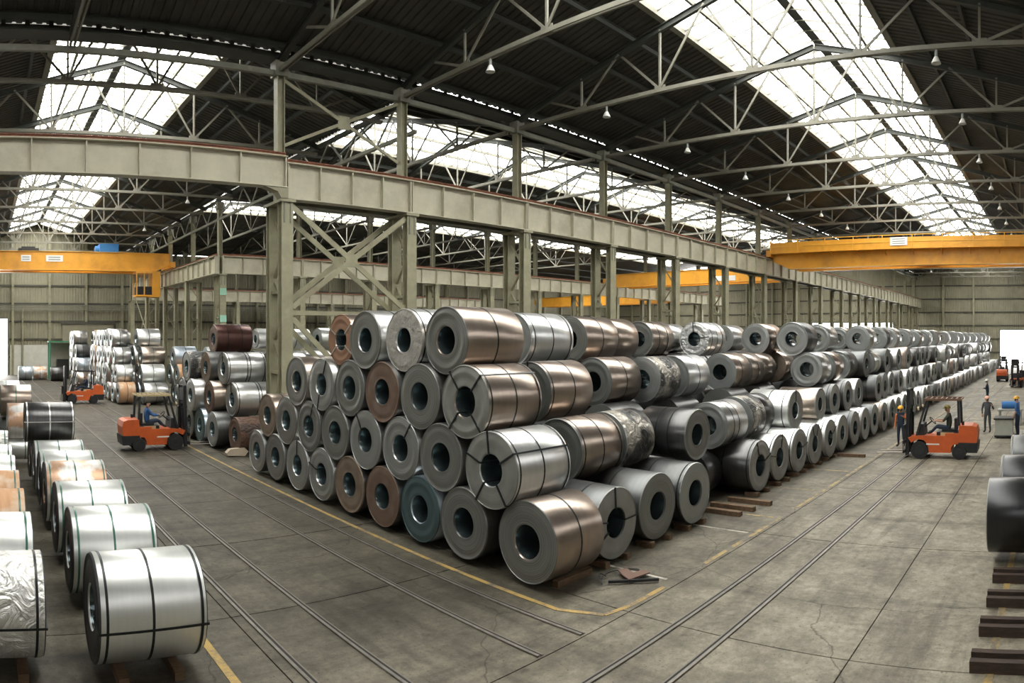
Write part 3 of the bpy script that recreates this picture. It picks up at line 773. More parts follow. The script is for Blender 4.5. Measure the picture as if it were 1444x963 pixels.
mb = MB(); mb.box((-.55, 0, -2.2), (1.5, 1.5, .16)); mb.box((-.55, 0, -.12), (1.5, 1.5, .16))
for dx in (-1.25, -.55):
    for dy in (-.7, .7): mb.bar((dx, dy, -2.2), (dx, dy, -.1), .09, .09)
mb.build('cab_frame', YELLOW, cab)
mb = MB(); mb.box((-.5, 0, -1.75), (1.3, 1.35, .75)); mb.build('cab_panel', DARK, cab)
mb = MB(); mb.box((-.5, .3, -.95), (.5, .5, .9)); mb.build('cab_seat', PALEGREEN, cab)

cb_ = crane('overhead_crane', 23.6, -.6, .8, walkway=False)
cb_.location = (62.5, 23.6, ZG2 + .15); cb_.rotation_euler = (0, 0, PI / 2); tag(cb_, 'yellow overhead crane in the second hall, seen between the columns', 'crane')
mb = MB(); mb.box((8.5, 1.385, -.2), (2.4, .04, .5)); mb.build('sign_plate', WHITE, cb_)
cc_ = crane('overhead_crane', 28.2, -.9, .5, walkway=False)
cc_.location = (82, 49.2, ZG3 + .15); cc_.rotation_euler = (0, 0, PI / 2); tag(cc_, 'distant yellow crane in the third hall behind the columns', 'crane')

# ---- rails let into the floor
def floor_rail(axis, pos, u0, u1, label, grp):
    r = empty('floor_rail')
    def P(u, o, z): return (u, pos + o, z) if axis == 'X' else (pos + o, u, z)
    mb = MB(); mb.bar(P(u0, 0, .008), P(u1, 0, .008), .05, .03); mb.build('rail_head', mat('polished_rail_top', (.24, .225, .20), .45, .65, .25, 4.0), r)
    mb = MB(); mb.bar(P(u0, .055, .002), P(u1, .055, .002), .042, .006); mb.build('flange_groove', mat('dark_groove', (.022, .021, .019), .9), r)
    mb = MB(); mb.bar(P(u0, .09, .004), P(u1, .09, .004), .025, .01); mb.build('check_bar', mat('dull_rail_steel', (.20, .18, .155), .5, .6), r)
    return tag(r, label, 'rail', grp)
floor_rail('Y', 4.21, -2, 82, 'floor rail along the left aisle, closest to the pale coils', 'rails of the left aisle')
floor_rail('Y', 5.26, -2, 82, 'floor rail along the left aisle, second from the pale coils', 'rails of the left aisle')
floor_rail('Y', 7.15, 6.75, 82, 'floor rail along the left aisle, third from the pale coils', 'rails of the left aisle')
floor_rail('Y', 8.11, 6.75, 82, 'floor rail nearest the front of the coil pile', 'rails of the left aisle')
floor_rail('X', 5.73, 5.4, 108, 'floor rail along the right aisle, nearer the coil pile', 'rails of the right aisle')
floor_rail('X', 4.85, 5.4, 108, 'floor rail along the right aisle, farther from the coil pile', 'rails of the right aisle')

# ---- painted lines
def line(pts, wd, m, label, nm):
    mb = MB()
    for (a, b) in zip(pts[:-1], pts[1:]):
        mb.bar((*a, .003), (*b, .003), wd, .004)
    return tag(mb.build(nm, m), label, 'floor line')
line([(8.62, 33), (8.62, 7.7), (8.95, 6.95), (9.5, 6.83), (10.6, 6.83)], .10, YLINE, 'worn yellow line turning the corner in front of the coil pile', 'yellow_floor_line')
line([(12.1, 6.83), (16.0, 6.83)], .10, YLINE2, 'worn yellow line beside the right aisle, nearest stretch', 'yellow_floor_line')
line([(17.2, 6.83), (60, 6.83)], .10, YLINE2, 'long worn yellow line beside the right aisle', 'yellow_floor_line')
line([(2.95 + .35, 3), (2.95 + .35, 10.8)], .13, YLINE, 'yellow line on the floor beside the nearest pale coil', 'yellow_floor_line')
line([(5.4, .9), (30, .9)], .12, YLINE, 'yellow line running under the dark skids at right', 'yellow_floor_line')
for k, (x, c) in enumerate(((10.95, WLINE), (14.5, WLINE), (16.0, YLINE2), (19.3, YLINE2), (22.4, YLINE2))):
    line([(x, 7.0), (x, 8.5 if k != 2 else 9.0)], .07, c, 'short cross line from the pile to the aisle, %s from the near corner' % ordn(k), 'bay_marking')

# ================================================================== COILS
def coil_mesh(body, face, n=48, bore=.205, seed=0):
    rnd = random.Random(seed)
    prof = []      # (x, r, material of the strip that follows)
    fr = [.485, .455, .42, .385, .35, .31, .275, .24]
    prof.append((.012, .5, 1)); prof.append((0.0, .49, 1))
    for k, r in enumerate(fr): prof.append((rnd.uniform(-.011, .011), r, 1))
    prof.append((0.0, bore + .012, 0)); prof.append((.018, bore, 2)); prof.append((.988, bore, 1)); prof.append((1.0, bore + .006, 1))
    prof.append((1.0, .35, 1)); prof.append((1.0, .49, 1)); prof.append((.988, .5, 0))
    mb = MB(); m = len(prof)
    vs = [(x, r * math.cos(2 * PI * k / n), r * math.sin(2 * PI * k / n)) for k in range(n) for (x, r, _) in prof]
    fs = []; mi = []
    for k in range(n):
        a, b = k * m, ((k + 1) % n) * m
        for i in range(m):
            j = (i + 1) % m; fs.append((a + i, a + j, b + j, b + i)); mi.append(prof[i][2])
    mb.v = vs; mb.f = fs; mb.m = mi
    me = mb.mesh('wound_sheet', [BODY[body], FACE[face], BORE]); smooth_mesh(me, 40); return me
_cm = {}
def cmesh(body, face, n, seed):
    k = (body, face, n, seed % 3)
    if k not in _cm: _cm[k] = coil_mesh(body, face, n, .205 if face != 'paper' else .19, seed % 3)
    return _cm[k]
_sm = {}
def ring_mesh(m, n=40):
    if m.name not in _sm:
        mb = MB(); w_ = .018
        vs = []
        for k in range(n):
            t = 2 * PI * k / n
            for (x, r) in ((-w_, .4985), (-w_, .5035), (w_, .5035), (w_, .4985)): vs.append((x, r * math.cos(t), r * math.sin(t)))
        fs = [(4 * k + i, 4 * k + (i + 1) % 4, 4 * ((k + 1) % n) + (i + 1) % 4, 4 * ((k + 1) % n) + i) for k in range(n) for i in range(4)]
        mb.add(vs, fs); _sm[m.name] = mb.mesh('strap', m); smooth_mesh(_sm[m.name], 50)
    return _sm[m.name]
_em = {}
def eye_mesh(m, full):
    """strap passing through the bore, across the face and along the outside"""
    k = (m.name, full)
    if k not in _em:
        mb = MB(); w_, t = .022, .004
        mb.box((-.008, .355, 0), (.012, .30, w_ * 1.1))
        if full:
            mb.box((.5, .5025, 0), (1.02, .006, w_)); mb.box((1.008, .355, 0), (.012, .30, w_ * 1.1))
        mb.box((.15, .2025, 0), (.32, .006, w_))
        _em[k] = mb.mesh('eye_strap', m)
    return _em[k]
COILS = []
def coil(axis, a, b, z, D, L, body, face, label, group, rings=(.5,), eyes=(), strap=STRAP, n=48, roll=None, parts=True, eyefull=True):
    """axis 'X': near end at x=a, centre line y=b.  axis 'Y': near end at y=b, centre line x=a."""
    s = len(COILS); rnd = random.Random(1000 + s)
    root = empty('steel_coil', (a, b, z), 0 if axis == 'X' else PI / 2)
    rl = rnd.uniform(0, 2 * PI) if roll is None else roll
    o = obj('wound_sheet', cmesh(body, face, n, s), root, (0, 0, 0), (rl, 0, 0), (L, D, D))
    if parts:
        for t in rings: obj('strap', ring_mesh(strap), root, (t * L, 0, 0), None, (1, D, D))
        for e in eyes: obj('eye_strap', eye_mesh(strap, eyefull), root, (0, 0, 0), (e, 0, 0), (L, D, D))
    tag(root, label, 'coil', group); COILS.append(root)
    return root
Z1, RISE = .82, 1.24
def tz(t, D=1.46): return .09 + D / 2 + RISE * t
TIER = ['bottom', 'second', 'third', 'top']
NM = {'silver': 'silver', 'bright': 'bright silver', 'white': 'pale galvanised', 'brown': 'brownish', 'dark': 'dark', 'grey': 'dull grey', 'oxblood': 'dark red-brown', 'foil': 'foil-wrapped',
      'kraft': 'kraft-wrapped', 'patch': 'pale', 'torn': 'torn black-wrapped', 'bundle': 'crumpled brown-wrapped', 'bluish': 'bluish', 'black': 'oily black'}
FN = {'grey': '', 'pale': '', 'brown': ' with rusty end', 'rust': ' with stained end', 'teal': ' with teal end', 'kraft': ' with kraft end', 'paper': ' with papered end',
      'foil': ' with foil end', 'zinc': ' with plain end', 'dark': ' with dark end'}
# --- front face of the big pile (faces look at the left aisle); listed right (near corner) to left
FRONT = [
 [(8.95, 8.75, 1.52, 1.35, 'brown', 'grey', (.5,), ()), (9.0, 10.6, 1.47, 1.4, 'grey', 'grey', (.5,), ()), (9.0, 12.1, 1.45, 1.4, 'bluish', 'teal', (.5,), ()),
  (9.0, 13.6, 1.44, 1.4, 'grey', 'brown', (.5,), ()), (9.0, 15.12, 1.46, 1.4, 'dark', 'rust', (.5,), ()), (9.0, 16.65, 1.46, 1.4, 'silver', 'pale', (.5,), (.3,)),
  (9.0, 18.15, 1.46, 1.4, 'silver', 'pale', (.5,), (1.6,)), (9.0, 19.7, 1.46, 1.4, 'grey', 'grey', (.5,), ()), (9.0, 21.2, 1.4, 1.4, 'grey', 'pale', (.5,), ())],
 [(8.85, 9.62, 1.50, 1.5, 'bright', 'zinc', (.05, .48, .95), (.35, 1.45, 2.6, 4.1, 5.3)), (9.0, 11.35, 1.46, 1.4, 'grey', 'grey', (.5,), ()), (9.0, 12.85, 1.46, 1.4, 'silver', 'pale', (.5,), (2.2,)),
  (9.0, 14.36, 1.46, 1.4, 'grey', 'pale', (.5,), (1.0,)), (9.0, 15.88, 1.46, 1.4, 'grey', 'grey', (.5,), ()), (9.0, 17.4, 1.46, 1.4, 'grey', 'grey', (.5,), (2.0,)),
  (9.0, 18.92, 1.46, 1.4, 'silver', 'grey', (.5,), ()), (9.05, 20.45, 1.40, 1.4, 'brown', 'rust', (.3,), ())],
 [(8.95, 10.5, 1.50, 1.5, 'brown', 'zinc', (.05, .5, .95), (.9, 2.3, 4.0, 5.4)), (9.0, 12.1, 1.46, 1.4, 'grey', 'grey', (.5,), ()), (9.0, 13.6, 1.46, 1.4, 'grey', 'brown', (.5,), ()),
  (9.0, 15.12, 1.46, 1.4, 'grey', 'grey', (.5,), ()), (9.0, 16.65, 1.46, 1.4, 'silver', 'pale', (.5,), (5.0, 2.0)), (9.0, 18.18, 1.46, 1.4, 'brown', 'grey', (.5,), ())],
 [(9.1, 11.3, 1.46, 1.65, 'brown', 'grey', (.52,), ()), (9.1, 12.85, 1.46, 1.6, 'bright', 'paper', (.06, .3, .6), ()), (9.0, 14.36, 1.46, 1.6, 'bright', 'grey', (.4, .7), ()),
  (9.2, 15.9, 1.38, 1.5, 'brown', 'kraft', (.4,), (.5, 2.5, 3.7, 5.6))],
]
for t, rowc in enumerate(FRONT):
    for k, (xf, y, D, L, bd, fc, rg, ey) in enumerate(rowc):
        lab = '%s coil%s, %s from near corner, %s tier of front pile' % (NM[bd], FN[fc], ordn(k), TIER[t])
        coil('X', xf, y, tz(t, D) if t == 0 else tz(t), D, L, bd, fc, lab, 'coils on the front of the big pile', rg, ey,
             STRAP_L if fc == 'kraft' else STRAP, eyefull=(bd in ('bright', 'brown') and t in (1, 2)))
# --- aisle side of the big pile, near part; (axis, a, b, tier, D, L, body, face, rings, eyes)
SIDE = [
 ('Y', 11.15, 8.35, 0, 1.46, 1.7, 'grey', 'zinc', (.35, .75), (.2, 1.5, 3.1, 5.8)), ('Y', 12.78, 8.4, 0, 1.48, 1.7, 'grey', 'grey', (.55,), ()), ('Y', 14.36, 8.35, 0, 1.47, 1.7, 'grey', 'pale', (.06, .6), ()),
 ('X', 16.65, 9.9, 0, 1.3, .8, 'dark', 'dark', (), ()),
 ('Y', 18.25, 8.4, 0, 1.5, 1.8, 'dark', 'zinc', (.06, .5, .95), (1.2, 2.8)), ('Y', 19.85, 8.45, 0, 1.46, 1.7, 'silver', 'zinc', (.05,), (0.2, 1.8)), ('Y', 21.4, 8.4, 0, 1.44, 1.7, 'white', 'zinc', (.05, .6), (2.9,)),
 ('Y', 22.95, 8.4, 0, 1.44, 1.7, 'white', 'zinc', (.05,), (1.1, 2.0)), ('Y', 24.5, 8.35, 0, 1.42, 1.7, 'white', 'pale', (.1,), (2.6,)), ('Y', 26.0, 8.35, 0, 1.42, 1.7, 'bright', 'zinc', (.1,), ()),
 ('Y', 27.55, 8.3, 0, 1.42, 1.7, 'grey', 'zinc', (.1,), ()), ('Y', 29.1, 8.3, 0, 1.42, 1.7, 'silver', 'zinc', (.1,), ()), ('Y', 30.7, 8.3, 0, 1.42, 1.7, 'grey', 'pale', (.5,), ()),
 ('X', 11.45, 10.2, 1, 1.46, 1.5, 'brown', 'grey', (.06, .5, .94), ()), ('X', 13.15, 10.25, 1, 1.46, 1.2, 'torn', 'pale', (), ()), ('Y', 15.5, 8.95, 1, 1.34, 1.5, 'dark', 'grey', (.35, .6), ()),
 ('X', 17.2, 9.6, 1, 1.36, 1.3, 'silver', 'pale', (.3, .55), ()), ('X', 19.0, 9.7, 1, 1.4, 1.0, 'torn', 'pale', (), ()), ('X', 20.15, 9.8, 1, 1.36, .8, 'dark', 'dark', (), ()),
 ('Y', 22.15, 8.85, 1, 1.40, 1.6, 'white', 'zinc', (.15, .5), (1.6,)), ('Y', 24.6, 8.8, 1, 1.24, 1.6, 'brown', 'zinc', (), ()), ('Y', 26.5, 8.85, 1, 1.3, 1.6, 'dark', 'zinc', (.1,), ()),
 ('Y', 28.3, 8.85, 1, 1.36, 1.6, 'dark', 'zinc', (.1,), ()), ('Y', 30.0, 8.85, 1, 1.34, 1.7, 'bright', 'grey', (), ()),
 ('X', 11.75, 11.4, 2, 1.46, 1.55, 'brown', 'grey', (.05, .55), (1.5,)), ('X', 15.6, 12.55, 2, 1.44, 1.5, 'brown', 'grey', (.5,), ()), ('X', 17.4, 12.05, 2, 1.42, 1.2, 'torn', 'pale', (), ()),
 ('X', 19.2, 12.1, 2, 1.42, 1.4, 'bright', 'pale', (.5,), ()), ('X', 22.6, 12.1, 2, 1.42, 1.3, 'brown', 'pale', (.4,), ()), ('X', 24.1, 12.1, 2, 1.36, 1.1, 'brown', 'grey', (.5,), ()),
 ('X', 25.4, 12.15, 2, 1.3, 1.2, 'brown', 'grey', (), ()), ('X', 27.9, 12.3, 2, 1.4, 1.1, 'brown', 'rust', (), ()), ('X', 26.1, 9.95, 2, 1.42, 1.1, 'silver', 'pale', (), ()),
 ('X', 27.9, 9.95, 2, 1.36, 1.1, 'brown', 'pale', (), ()), ('X', 30.2, 10.0, 2, 1.36, 1.2, 'grey', 'pale', (), ()),
 ('X', 12.9, 13.15, 3, 1.48, 1.7, 'bright', 'pale', (.08, .5, .93), (1.45,)), ('X', 16.0, 13.8, 3, 1.46, 1.6, 'brown', 'grey', (.5,), ()), ('X', 17.9, 14.1, 3, 1.4, 1.3, 'brown', 'grey', (.1,), ()),
 ('X', 20.3, 14.2, 3, 1.32, 1.4, 'brown', 'grey', (.3, .7), ()), ('X', 22.1, 14.5, 3, 1.2, 1.2, 'silver', 'pale', (), ()), ('X', 22.4, 13.1, 3, 1.30, 1.4, 'bright', 'foil', (.2, .5, .8), (1.5, 3.0)),
 ('X', 28.6, 15.2, 3, 1.3, 1.4, 'silver', 'pale', (), ()), ('X', 26.4, 12.4, 3, 1.34, 1.5, 'brown', 'pale', (.5,), ()), ('X', 26.0, 10.55, 3, 1.40, 1.2, 'grey', 'pale', (.4,), ()),
 ('X', 29.9, 10.9, 3, 1.36, 1.2, 'silver', 'pale', (), ()), ('X', 33.4, 9.95, 3, 1.36, 1.3, 'silver', 'pale', (.5,), ()),
]
cnt = [0] * 4
for (ax, a, b, t, D, L, bd, fc, rg, ey) in sorted(SIDE, key=lambda s: s[1]):
    k = cnt[t]; cnt[t] += 1
    lab = '%s coil%s, %s tier of the aisle side, %s from corner' % (NM[bd], FN[fc], TIER[t], ordn(k))
    coil(ax, a, b, tz(t, D) if t == 0 else tz(t), D, L, bd, fc, lab, 'coils on the aisle side of the big pile', rg, ey, n=40, eyefull=False)
# --- the pile continues towards the far door
rnd = random.Random(3)
FARB = ['silver', 'bright', 'grey', 'brown', 'white', 'dark', 'silver', 'grey']
x = 32.3; k = 0
while x < 98:
    far = x > 52
    grp = 'distant coils of the long pile' if far else 'coils on the aisle side of the big pile'
    for t in range(4):
        if far and t == 1 and rnd.random() < .35: continue
        bd = rnd.choice(FARB); D = rnd.uniform(1.26, 1.44)
        lab = ('small distant coil in the %s tier at the far end of the long pile' % TIER[t]) if far else '%s coil, %s tier beyond the right forklift, %s along' % (NM[bd], TIER[t], ordn(k))
        if t == 0: coil('Y', x, 8.3 + rnd.uniform(-.08, .12), tz(0, D), D, 1.6, bd, rnd.choice(['zinc', 'pale', 'grey']), lab, grp, (.1,), (), n=28, parts=not far)
        elif t == 1: coil('Y', x + .7, 8.8 + rnd.uniform(-.1, .15), tz(1), D, 1.6, bd, rnd.choice(['zinc', 'pale']), lab, grp, (.3,), (), n=28, parts=not far)
        elif t == 2:
            if rnd.random() < .45: coil('Y', x + .2, 9.1 + rnd.uniform(-.1, .1), tz(2), D, 1.5, bd, 'grey', lab, grp, (.5,), (), n=28, parts=not far)
            else: coil('X', x - .4, 9.8 + rnd.uniform(-.1, .2), tz(2), D, 1.2, bd, 'pale', lab, grp, (.5,), (), n=28, parts=not far)
        elif k != 1: coil('X', x + .5, (10.3 if k % 2 else 11.9) + rnd.uniform(-.2, .2), tz(3), D, 1.3, bd, 'pale', lab, grp, (.5,), (), n=28, parts=not far)
    x += (1.75 if not far else 2.6); k += 1

# --- coils buried inside the pile, seen only as dark shapes between the outer ones
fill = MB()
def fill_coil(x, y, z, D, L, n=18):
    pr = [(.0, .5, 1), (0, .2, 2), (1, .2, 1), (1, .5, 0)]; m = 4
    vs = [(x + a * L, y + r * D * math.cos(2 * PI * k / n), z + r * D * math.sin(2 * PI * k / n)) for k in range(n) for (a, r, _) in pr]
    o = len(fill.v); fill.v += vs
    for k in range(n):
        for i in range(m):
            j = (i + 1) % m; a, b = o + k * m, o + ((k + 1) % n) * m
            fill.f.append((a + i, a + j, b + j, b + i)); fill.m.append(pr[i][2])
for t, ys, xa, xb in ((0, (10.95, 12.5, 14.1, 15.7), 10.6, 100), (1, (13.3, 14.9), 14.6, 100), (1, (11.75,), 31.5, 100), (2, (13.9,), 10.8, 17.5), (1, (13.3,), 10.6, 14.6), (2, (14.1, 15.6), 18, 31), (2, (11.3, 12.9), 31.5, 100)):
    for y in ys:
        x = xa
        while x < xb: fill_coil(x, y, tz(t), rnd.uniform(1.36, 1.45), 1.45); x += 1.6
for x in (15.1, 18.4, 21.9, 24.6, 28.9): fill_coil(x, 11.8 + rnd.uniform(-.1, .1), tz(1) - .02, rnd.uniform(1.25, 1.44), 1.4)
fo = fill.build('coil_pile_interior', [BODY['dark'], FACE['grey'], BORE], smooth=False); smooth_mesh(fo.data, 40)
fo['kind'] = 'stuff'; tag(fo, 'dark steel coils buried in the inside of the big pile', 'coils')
# --- stack to the left of the corner column
P0 = [
 ('X', 9.75, 25.2, 0, 1.36, 1.5, 'bundle', 'brown', (), ()), ('X', 9.35, 26.75, 0, 1.44, 1.5, 'grey', 'pale', (.5,), ()), ('X', 9.3, 28.3, 0, 1.44, 1.5, 'bluish', 'teal', (.5,), ()),
 ('X', 9.3, 29.8, 0, 1.4, 1.5, 'grey', 'grey', (.5,), ()), ('X', 9.3, 31.3, 0, 1.4, 1.5, 'grey', 'grey', (), ()),
 ('X', 10.0, 26.2, 1, 1.40, 1.75, 'bright', 'zinc', (.05, .55, .62), (1.5,)), ('X', 9.5, 27.6, 1, 1.40, 1.5, 'brown', 'brown', (), ()), ('X', 9.1, 29.0, 1, 1.44, 1.5, 'silver', 'pale', (), ()), ('X', 9.2, 30.6, 1, 1.4, 1.5, 'grey', 'grey', (), ()),
 ('X', 9.95, 27.1, 2, 1.34, 1.75, 'bright', 'zinc', (.05, .5, .58, .95), (1.5,)), ('X', 9.65, 28.5, 2, 1.36, 1.5, 'grey', 'rust', (), ()), ('X', 9.2, 29.9, 2, 1.36, 1.4, 'torn', 'grey', (), ()),
 ('X', 11.9, 26.0, 1, 1.4, 1.5, 'grey', 'grey', (), ()), ('X', 11.8, 26.6, 2, 1.36, 1.6, 'silver', 'grey', (.5,), ()), ('X', 10.6, 30.2, 3, 1.36, 1.75, 'oxblood', 'brown', (.3, .7), ()),
 ('X', 12.9, 30.6, 3, 1.0, 1.4, 'white', 'pale', (.5,), ()), ('X', 12.8, 27.8, 3, .9, 1.5, 'white', 'pale', (.5,), ()), ('X', 14.6, 27.4, 3, 1.0, 1.5, 'white', 'pale', (.5,), ()), ('X', 14.4, 29.2, 2, 1.36, 1.7, 'silver', 'grey', (.5,), ()),
 ('X', 13.2, 27.9, 2, 1.36, 1.5, 'silver', 'grey', (.5,), ()), ('X', 12.6, 30.2, 2, 1.36, 1.5, 'silver', 'grey', (.5,), ()), ('X', 10.9, 31.2, 2, 1.36, 1.5, 'grey', 'grey', (), ()),
]
for k, (ax, a, b, t, D, L, bd, fc, rg, ey) in enumerate(P0):
    lab = '%s coil%s left of the corner column, %s tier, %s in' % (NM[bd], FN[fc], TIER[t], ordn(sum(1 for q in P0[:k] if q[3] == t)))
    coil(ax, a, b, tz(t, D) if t == 0 else tz(t), D, L, bd, fc, lab, 'coils stacked beside the corner column', rg, ey, n=40)
# --- stacks farther down the side hall
rnd = random.Random(11)
P1B = ['white', 'bright', 'brown', 'silver', 'white', 'grey', 'bluish', 'kraft', 'white']
for ci, (xf, L, ys) in enumerate(((9.15, 1.15, [46.2 + 1.5 * k for k in range(9)]), (10.9, 1.65, [45.4 + 1.5 * k for k in range(4)]), (13.0, 1.6, [44.2 + 1.5 * k for k in range(3)]), (15.0, 1.5, [42.6 + 1.5 * k for k in range(3)]))):
    for t in range(4):
        for k, y in enumerate(ys[:len(ys) - t]):
            if ci and k > 1: continue
            bd = rnd.choice(P1B); D = rnd.uniform(1.30, 1.46)
            lab = '%s coil in side hall stacks, %s column from aisle, %s tier, %s back' % (NM[bd], ordn(ci), TIER[t], ordn(k))
            coil('X', xf + rnd.uniform(-.1, .15), y + .75 * t, tz(t, D) if t == 0 else tz(t), D, L, bd, rnd.choice(['pale', 'grey', 'pale']), lab, 'coils stacked down the side hall', (.5,) if k < 3 else (), (), n=28, strap=STRAP if rnd.random() < .5 else STRAP_G)
for ci, (xf, L) in enumerate(((8.6, 1.3), (10.3, 1.6), (12.4, 1.7))):
    for t in range(4):
        for k in range(3 if ci == 0 else 1):
            bd = rnd.choice(P1B); D = rnd.uniform(1.30, 1.44)
            lab = '%s coil in the farthest side hall stack, %s column, %s tier, %s back' % (NM[bd], ordn(ci), TIER[t], ordn(k))
            coil('X', xf + rnd.uniform(-.15, .15), 62.0 + 1.5 * k + .75 * t, tz(t, D) if t == 0 else tz(t), D, L, bd, 'pale', lab, 'coils stacked down the side hall', (.5,), (), n=24)
for k, (xf, y, bd) in enumerate(((3.9, 74.0, 'bluish'), (5.5, 74.5, 'patch'), (7.2, 72.0, 'dark'))):
    coil('X', xf, y, .75, 1.5, 1.5, bd, 'pale', '%s coil lying alone on the floor near the whitewashed wall, %s from left' % (NM[bd], ordn(k)), 'coils near the whitewashed wall', (.5,), (), n=28)
# --- pale coils in two rows at the left edge
LA = [(9.35, 'white', 1.46), (11.95, 'white', 1.46), (14.2, 'white', 1.44), (16.6, 'patch', 1.44), (18.2, 'white', 1.42), (20.1, 'white', 1.42), (21.9, 'brown', 1.36)]
for k, (y, bd, D) in enumerate(LA):
    coil('X', 1.5, y, .14 + D / 2, D, 1.46, bd, 'dark', '%s strapped coil in the left-hand row, %s from the camera' % (NM[bd], ordn(k)), 'pale coils along the left aisle', (.07, .49, .95), (PI + .12,) if k == 0 else (), STRAP_G if k else STRAP, roll=.4)
LBW = [(9.65, 'foil', 1.42), (11.75, 'white', 1.44), (13.7, 'kraft', 1.42), (15.6, 'kraft', 1.42), (17.6, 'white', 1.42), (19.5, 'white', 1.4), (22.5, 'foil', 1.4)]
for k, (y, bd, D) in enumerate(LBW):
    coil('X', -.62, y, .14 + D / 2, D, 1.46, bd, 'dark', '%s coil cut by the left picture edge, %s from the camera' % (NM[bd], ordn(k)), 'coils at the left picture edge', (.07, .5, .92), (PI + .12,) if k == 0 else (), STRAP if k == 0 else STRAP_G, roll=.4)
coil('X', 1.3, 21.2, 1.98, 1.22, 1.5, 'dark', 'dark', 'dark coil with pale straps lying on top of the left-hand row', None, (.04, .5, .97), (PI - .1,), STRAP_L)
for k, (xf, y, z, D, bd) in enumerate(((.9, 25.0, 1.55, 1.3, 'patch'), (.75, 29.0, 1.95, 1.3, 'brown'), (.5, 33.5, 1.9, 1.2, 'white'), (.9, 25.0, .55, .8, 'white'), (.7, 29.4, .68, 1.2, 'grey'), (.5, 33.5, .68, 1.2, 'white'))):
    coil('X', xf, y, z, D, 1.3, bd, 'grey', '%s coil at the far end of the left-hand row, %s, %s back' % (NM[bd], 'upper' if k < 3 else 'lower', ordn(k % 3)), 'coils at the far end of the left-hand row', (.5,), (), STRAP_G, n=32)
# --- coils at the right edge
coil('Y', 14.2, -.35, .92, 1.52, 1.72, 'black', 'zinc', 'dark oily coil cut by the right picture edge, nearest', 'coils at the right picture edge', (.5,), ())
coil('Y', 17.6, -.35, .86, 1.42, 1.72, 'black', 'zinc', 'dark coil at the right picture edge behind the nearest one', 'coils at the right picture edge', (.97, .5), (), STRAP_L)
coil('Y', 21.2, -.35, .86, 1.42, 1.7, 'grey', 'zinc', 'grey coil at the right picture edge, farthest of the three', 'coils at the right picture edge', (.97,), (), STRAP_L)

# --- timber under the coils and on the floor
tm = MB(); tm.box((0, 0, .06), (.13, 1.0, .12)); TIMB = {True: tm.mesh('timber_block', WOOD)}
tm = MB(); tm.box((0, 0, .06), (1.0, .13, .12)); TIMB[False] = tm.mesh('timber_block', WOOD)
def block(x, y, ylong, lab, grp, sx=1, sy=1, z=0):
    o = obj('timber_block', TIMB[ylong], None, (x, y, z), None, (sx, sy, 1)); tag(o, lab, 'timber', grp); return o
for (x, nm) in ((11.15, 'first'), (12.78, 'second'), (14.36, 'third'), (18.25, 'fifth'), (19.85, 'sixth'), (21.4, 'seventh'), (22.95, 'eighth'), (24.5, 'ninth')):
    for dx in (-.36, .36): block(x + dx, 8.5, True, 'timber chock under an aisle-side coil, %s from the near corner' % nm, 'timber chocks at the aisle side', 1.1, .42)
for y in (8.4, 9.2): block(9.85, y, False, 'timber bearer under the near corner coil', 'bearers under the corner coil', 1.0)
for k, (y, _, _) in enumerate(LA[:4]):
    for xx in (1.85, 2.62): block(xx, y - .1, True, 'timber bearer under the pale left-hand coil, %s from the camera' % ordn(k), 'bearers under the pale coils', 1.1, .95)
for k, (y, _, _) in enumerate(LBW[:2]): block(.55, y - .1, True, 'timber bearer under the left edge coil, %s from the camera' % ordn(k), 'bearers under the left edge coils', 1.1, .95)
for k, (x, y) in enumerate(((15.75, 8.45), (16.35, 8.35), (17.1, 8.2))):
    block(x, y, True, 'loose timber baulk in the gap of the aisle-side coils, %s from the corner' % ordn(k), 'loose timber baulks', 1.3, 1.3)
block(25.2, 7.75, True, 'loose dark timber baulk lying beyond the fifth white-fronted coil', None, 1, 1.1)
# steel skids at the right edge
for k, x in enumerate((9.45, 10.6, 11.75, 12.9)):
    r = empty('storage_skid', (x, 0, 0))
    for dx in (-.1, .1):
        mb = MB(); mb.box((dx, .3, .08 if dx < 0 else .1), (.12, 1.75, .16 if dx < 0 else .2)); mb.build('skid_beam', WOOD_DK, r)
    tag(r, 'dark twin-beam skid on the floor at right, %s from the camera' % ordn(k), 'skid', 'dark skids at the right edge')
# scrap by the corner coil
mb = MB(); mb.prism([(0, 0), (.55, -.1), (.62, .1), (.35, .16), (.5, .42), (.3, .48), (.1, .2)], .03, .055, 'Z')
mb.build('scrap_plate', mat('brown_scrap_plate', (.16, .095, .07), .7, .2), None, (10.35, 7.45, .03)); tag(bpy.data.objects['scrap_plate'], 'brown cut steel plate lying by the near corner coil', 'scrap')
mb = MB(); mb.bar((10.1, 7.75, .05), (10.75, 7.05, .05), .05, .05); tag(mb.build('scrap_bar', DARK), 'thin dark bar beside the brown scrap plate', 'scrap')
mb = MB()
pts = [Vector((10.0 + .35 * math.cos(t) + .1 * t, 8.0 + .14 * math.sin(t * 1.7) - .03 * t, .03 + .05 * abs(math.sin(t)))) for t in [k * .35 for k in range(24)]]
for p, q in zip(pts[:-1], pts[1:]): mb.bar(p, q, .02, .012)
tag(mb.build('loose_strap', DARK), 'tangle of cut dark strapping by the near corner coil', 'strapping')

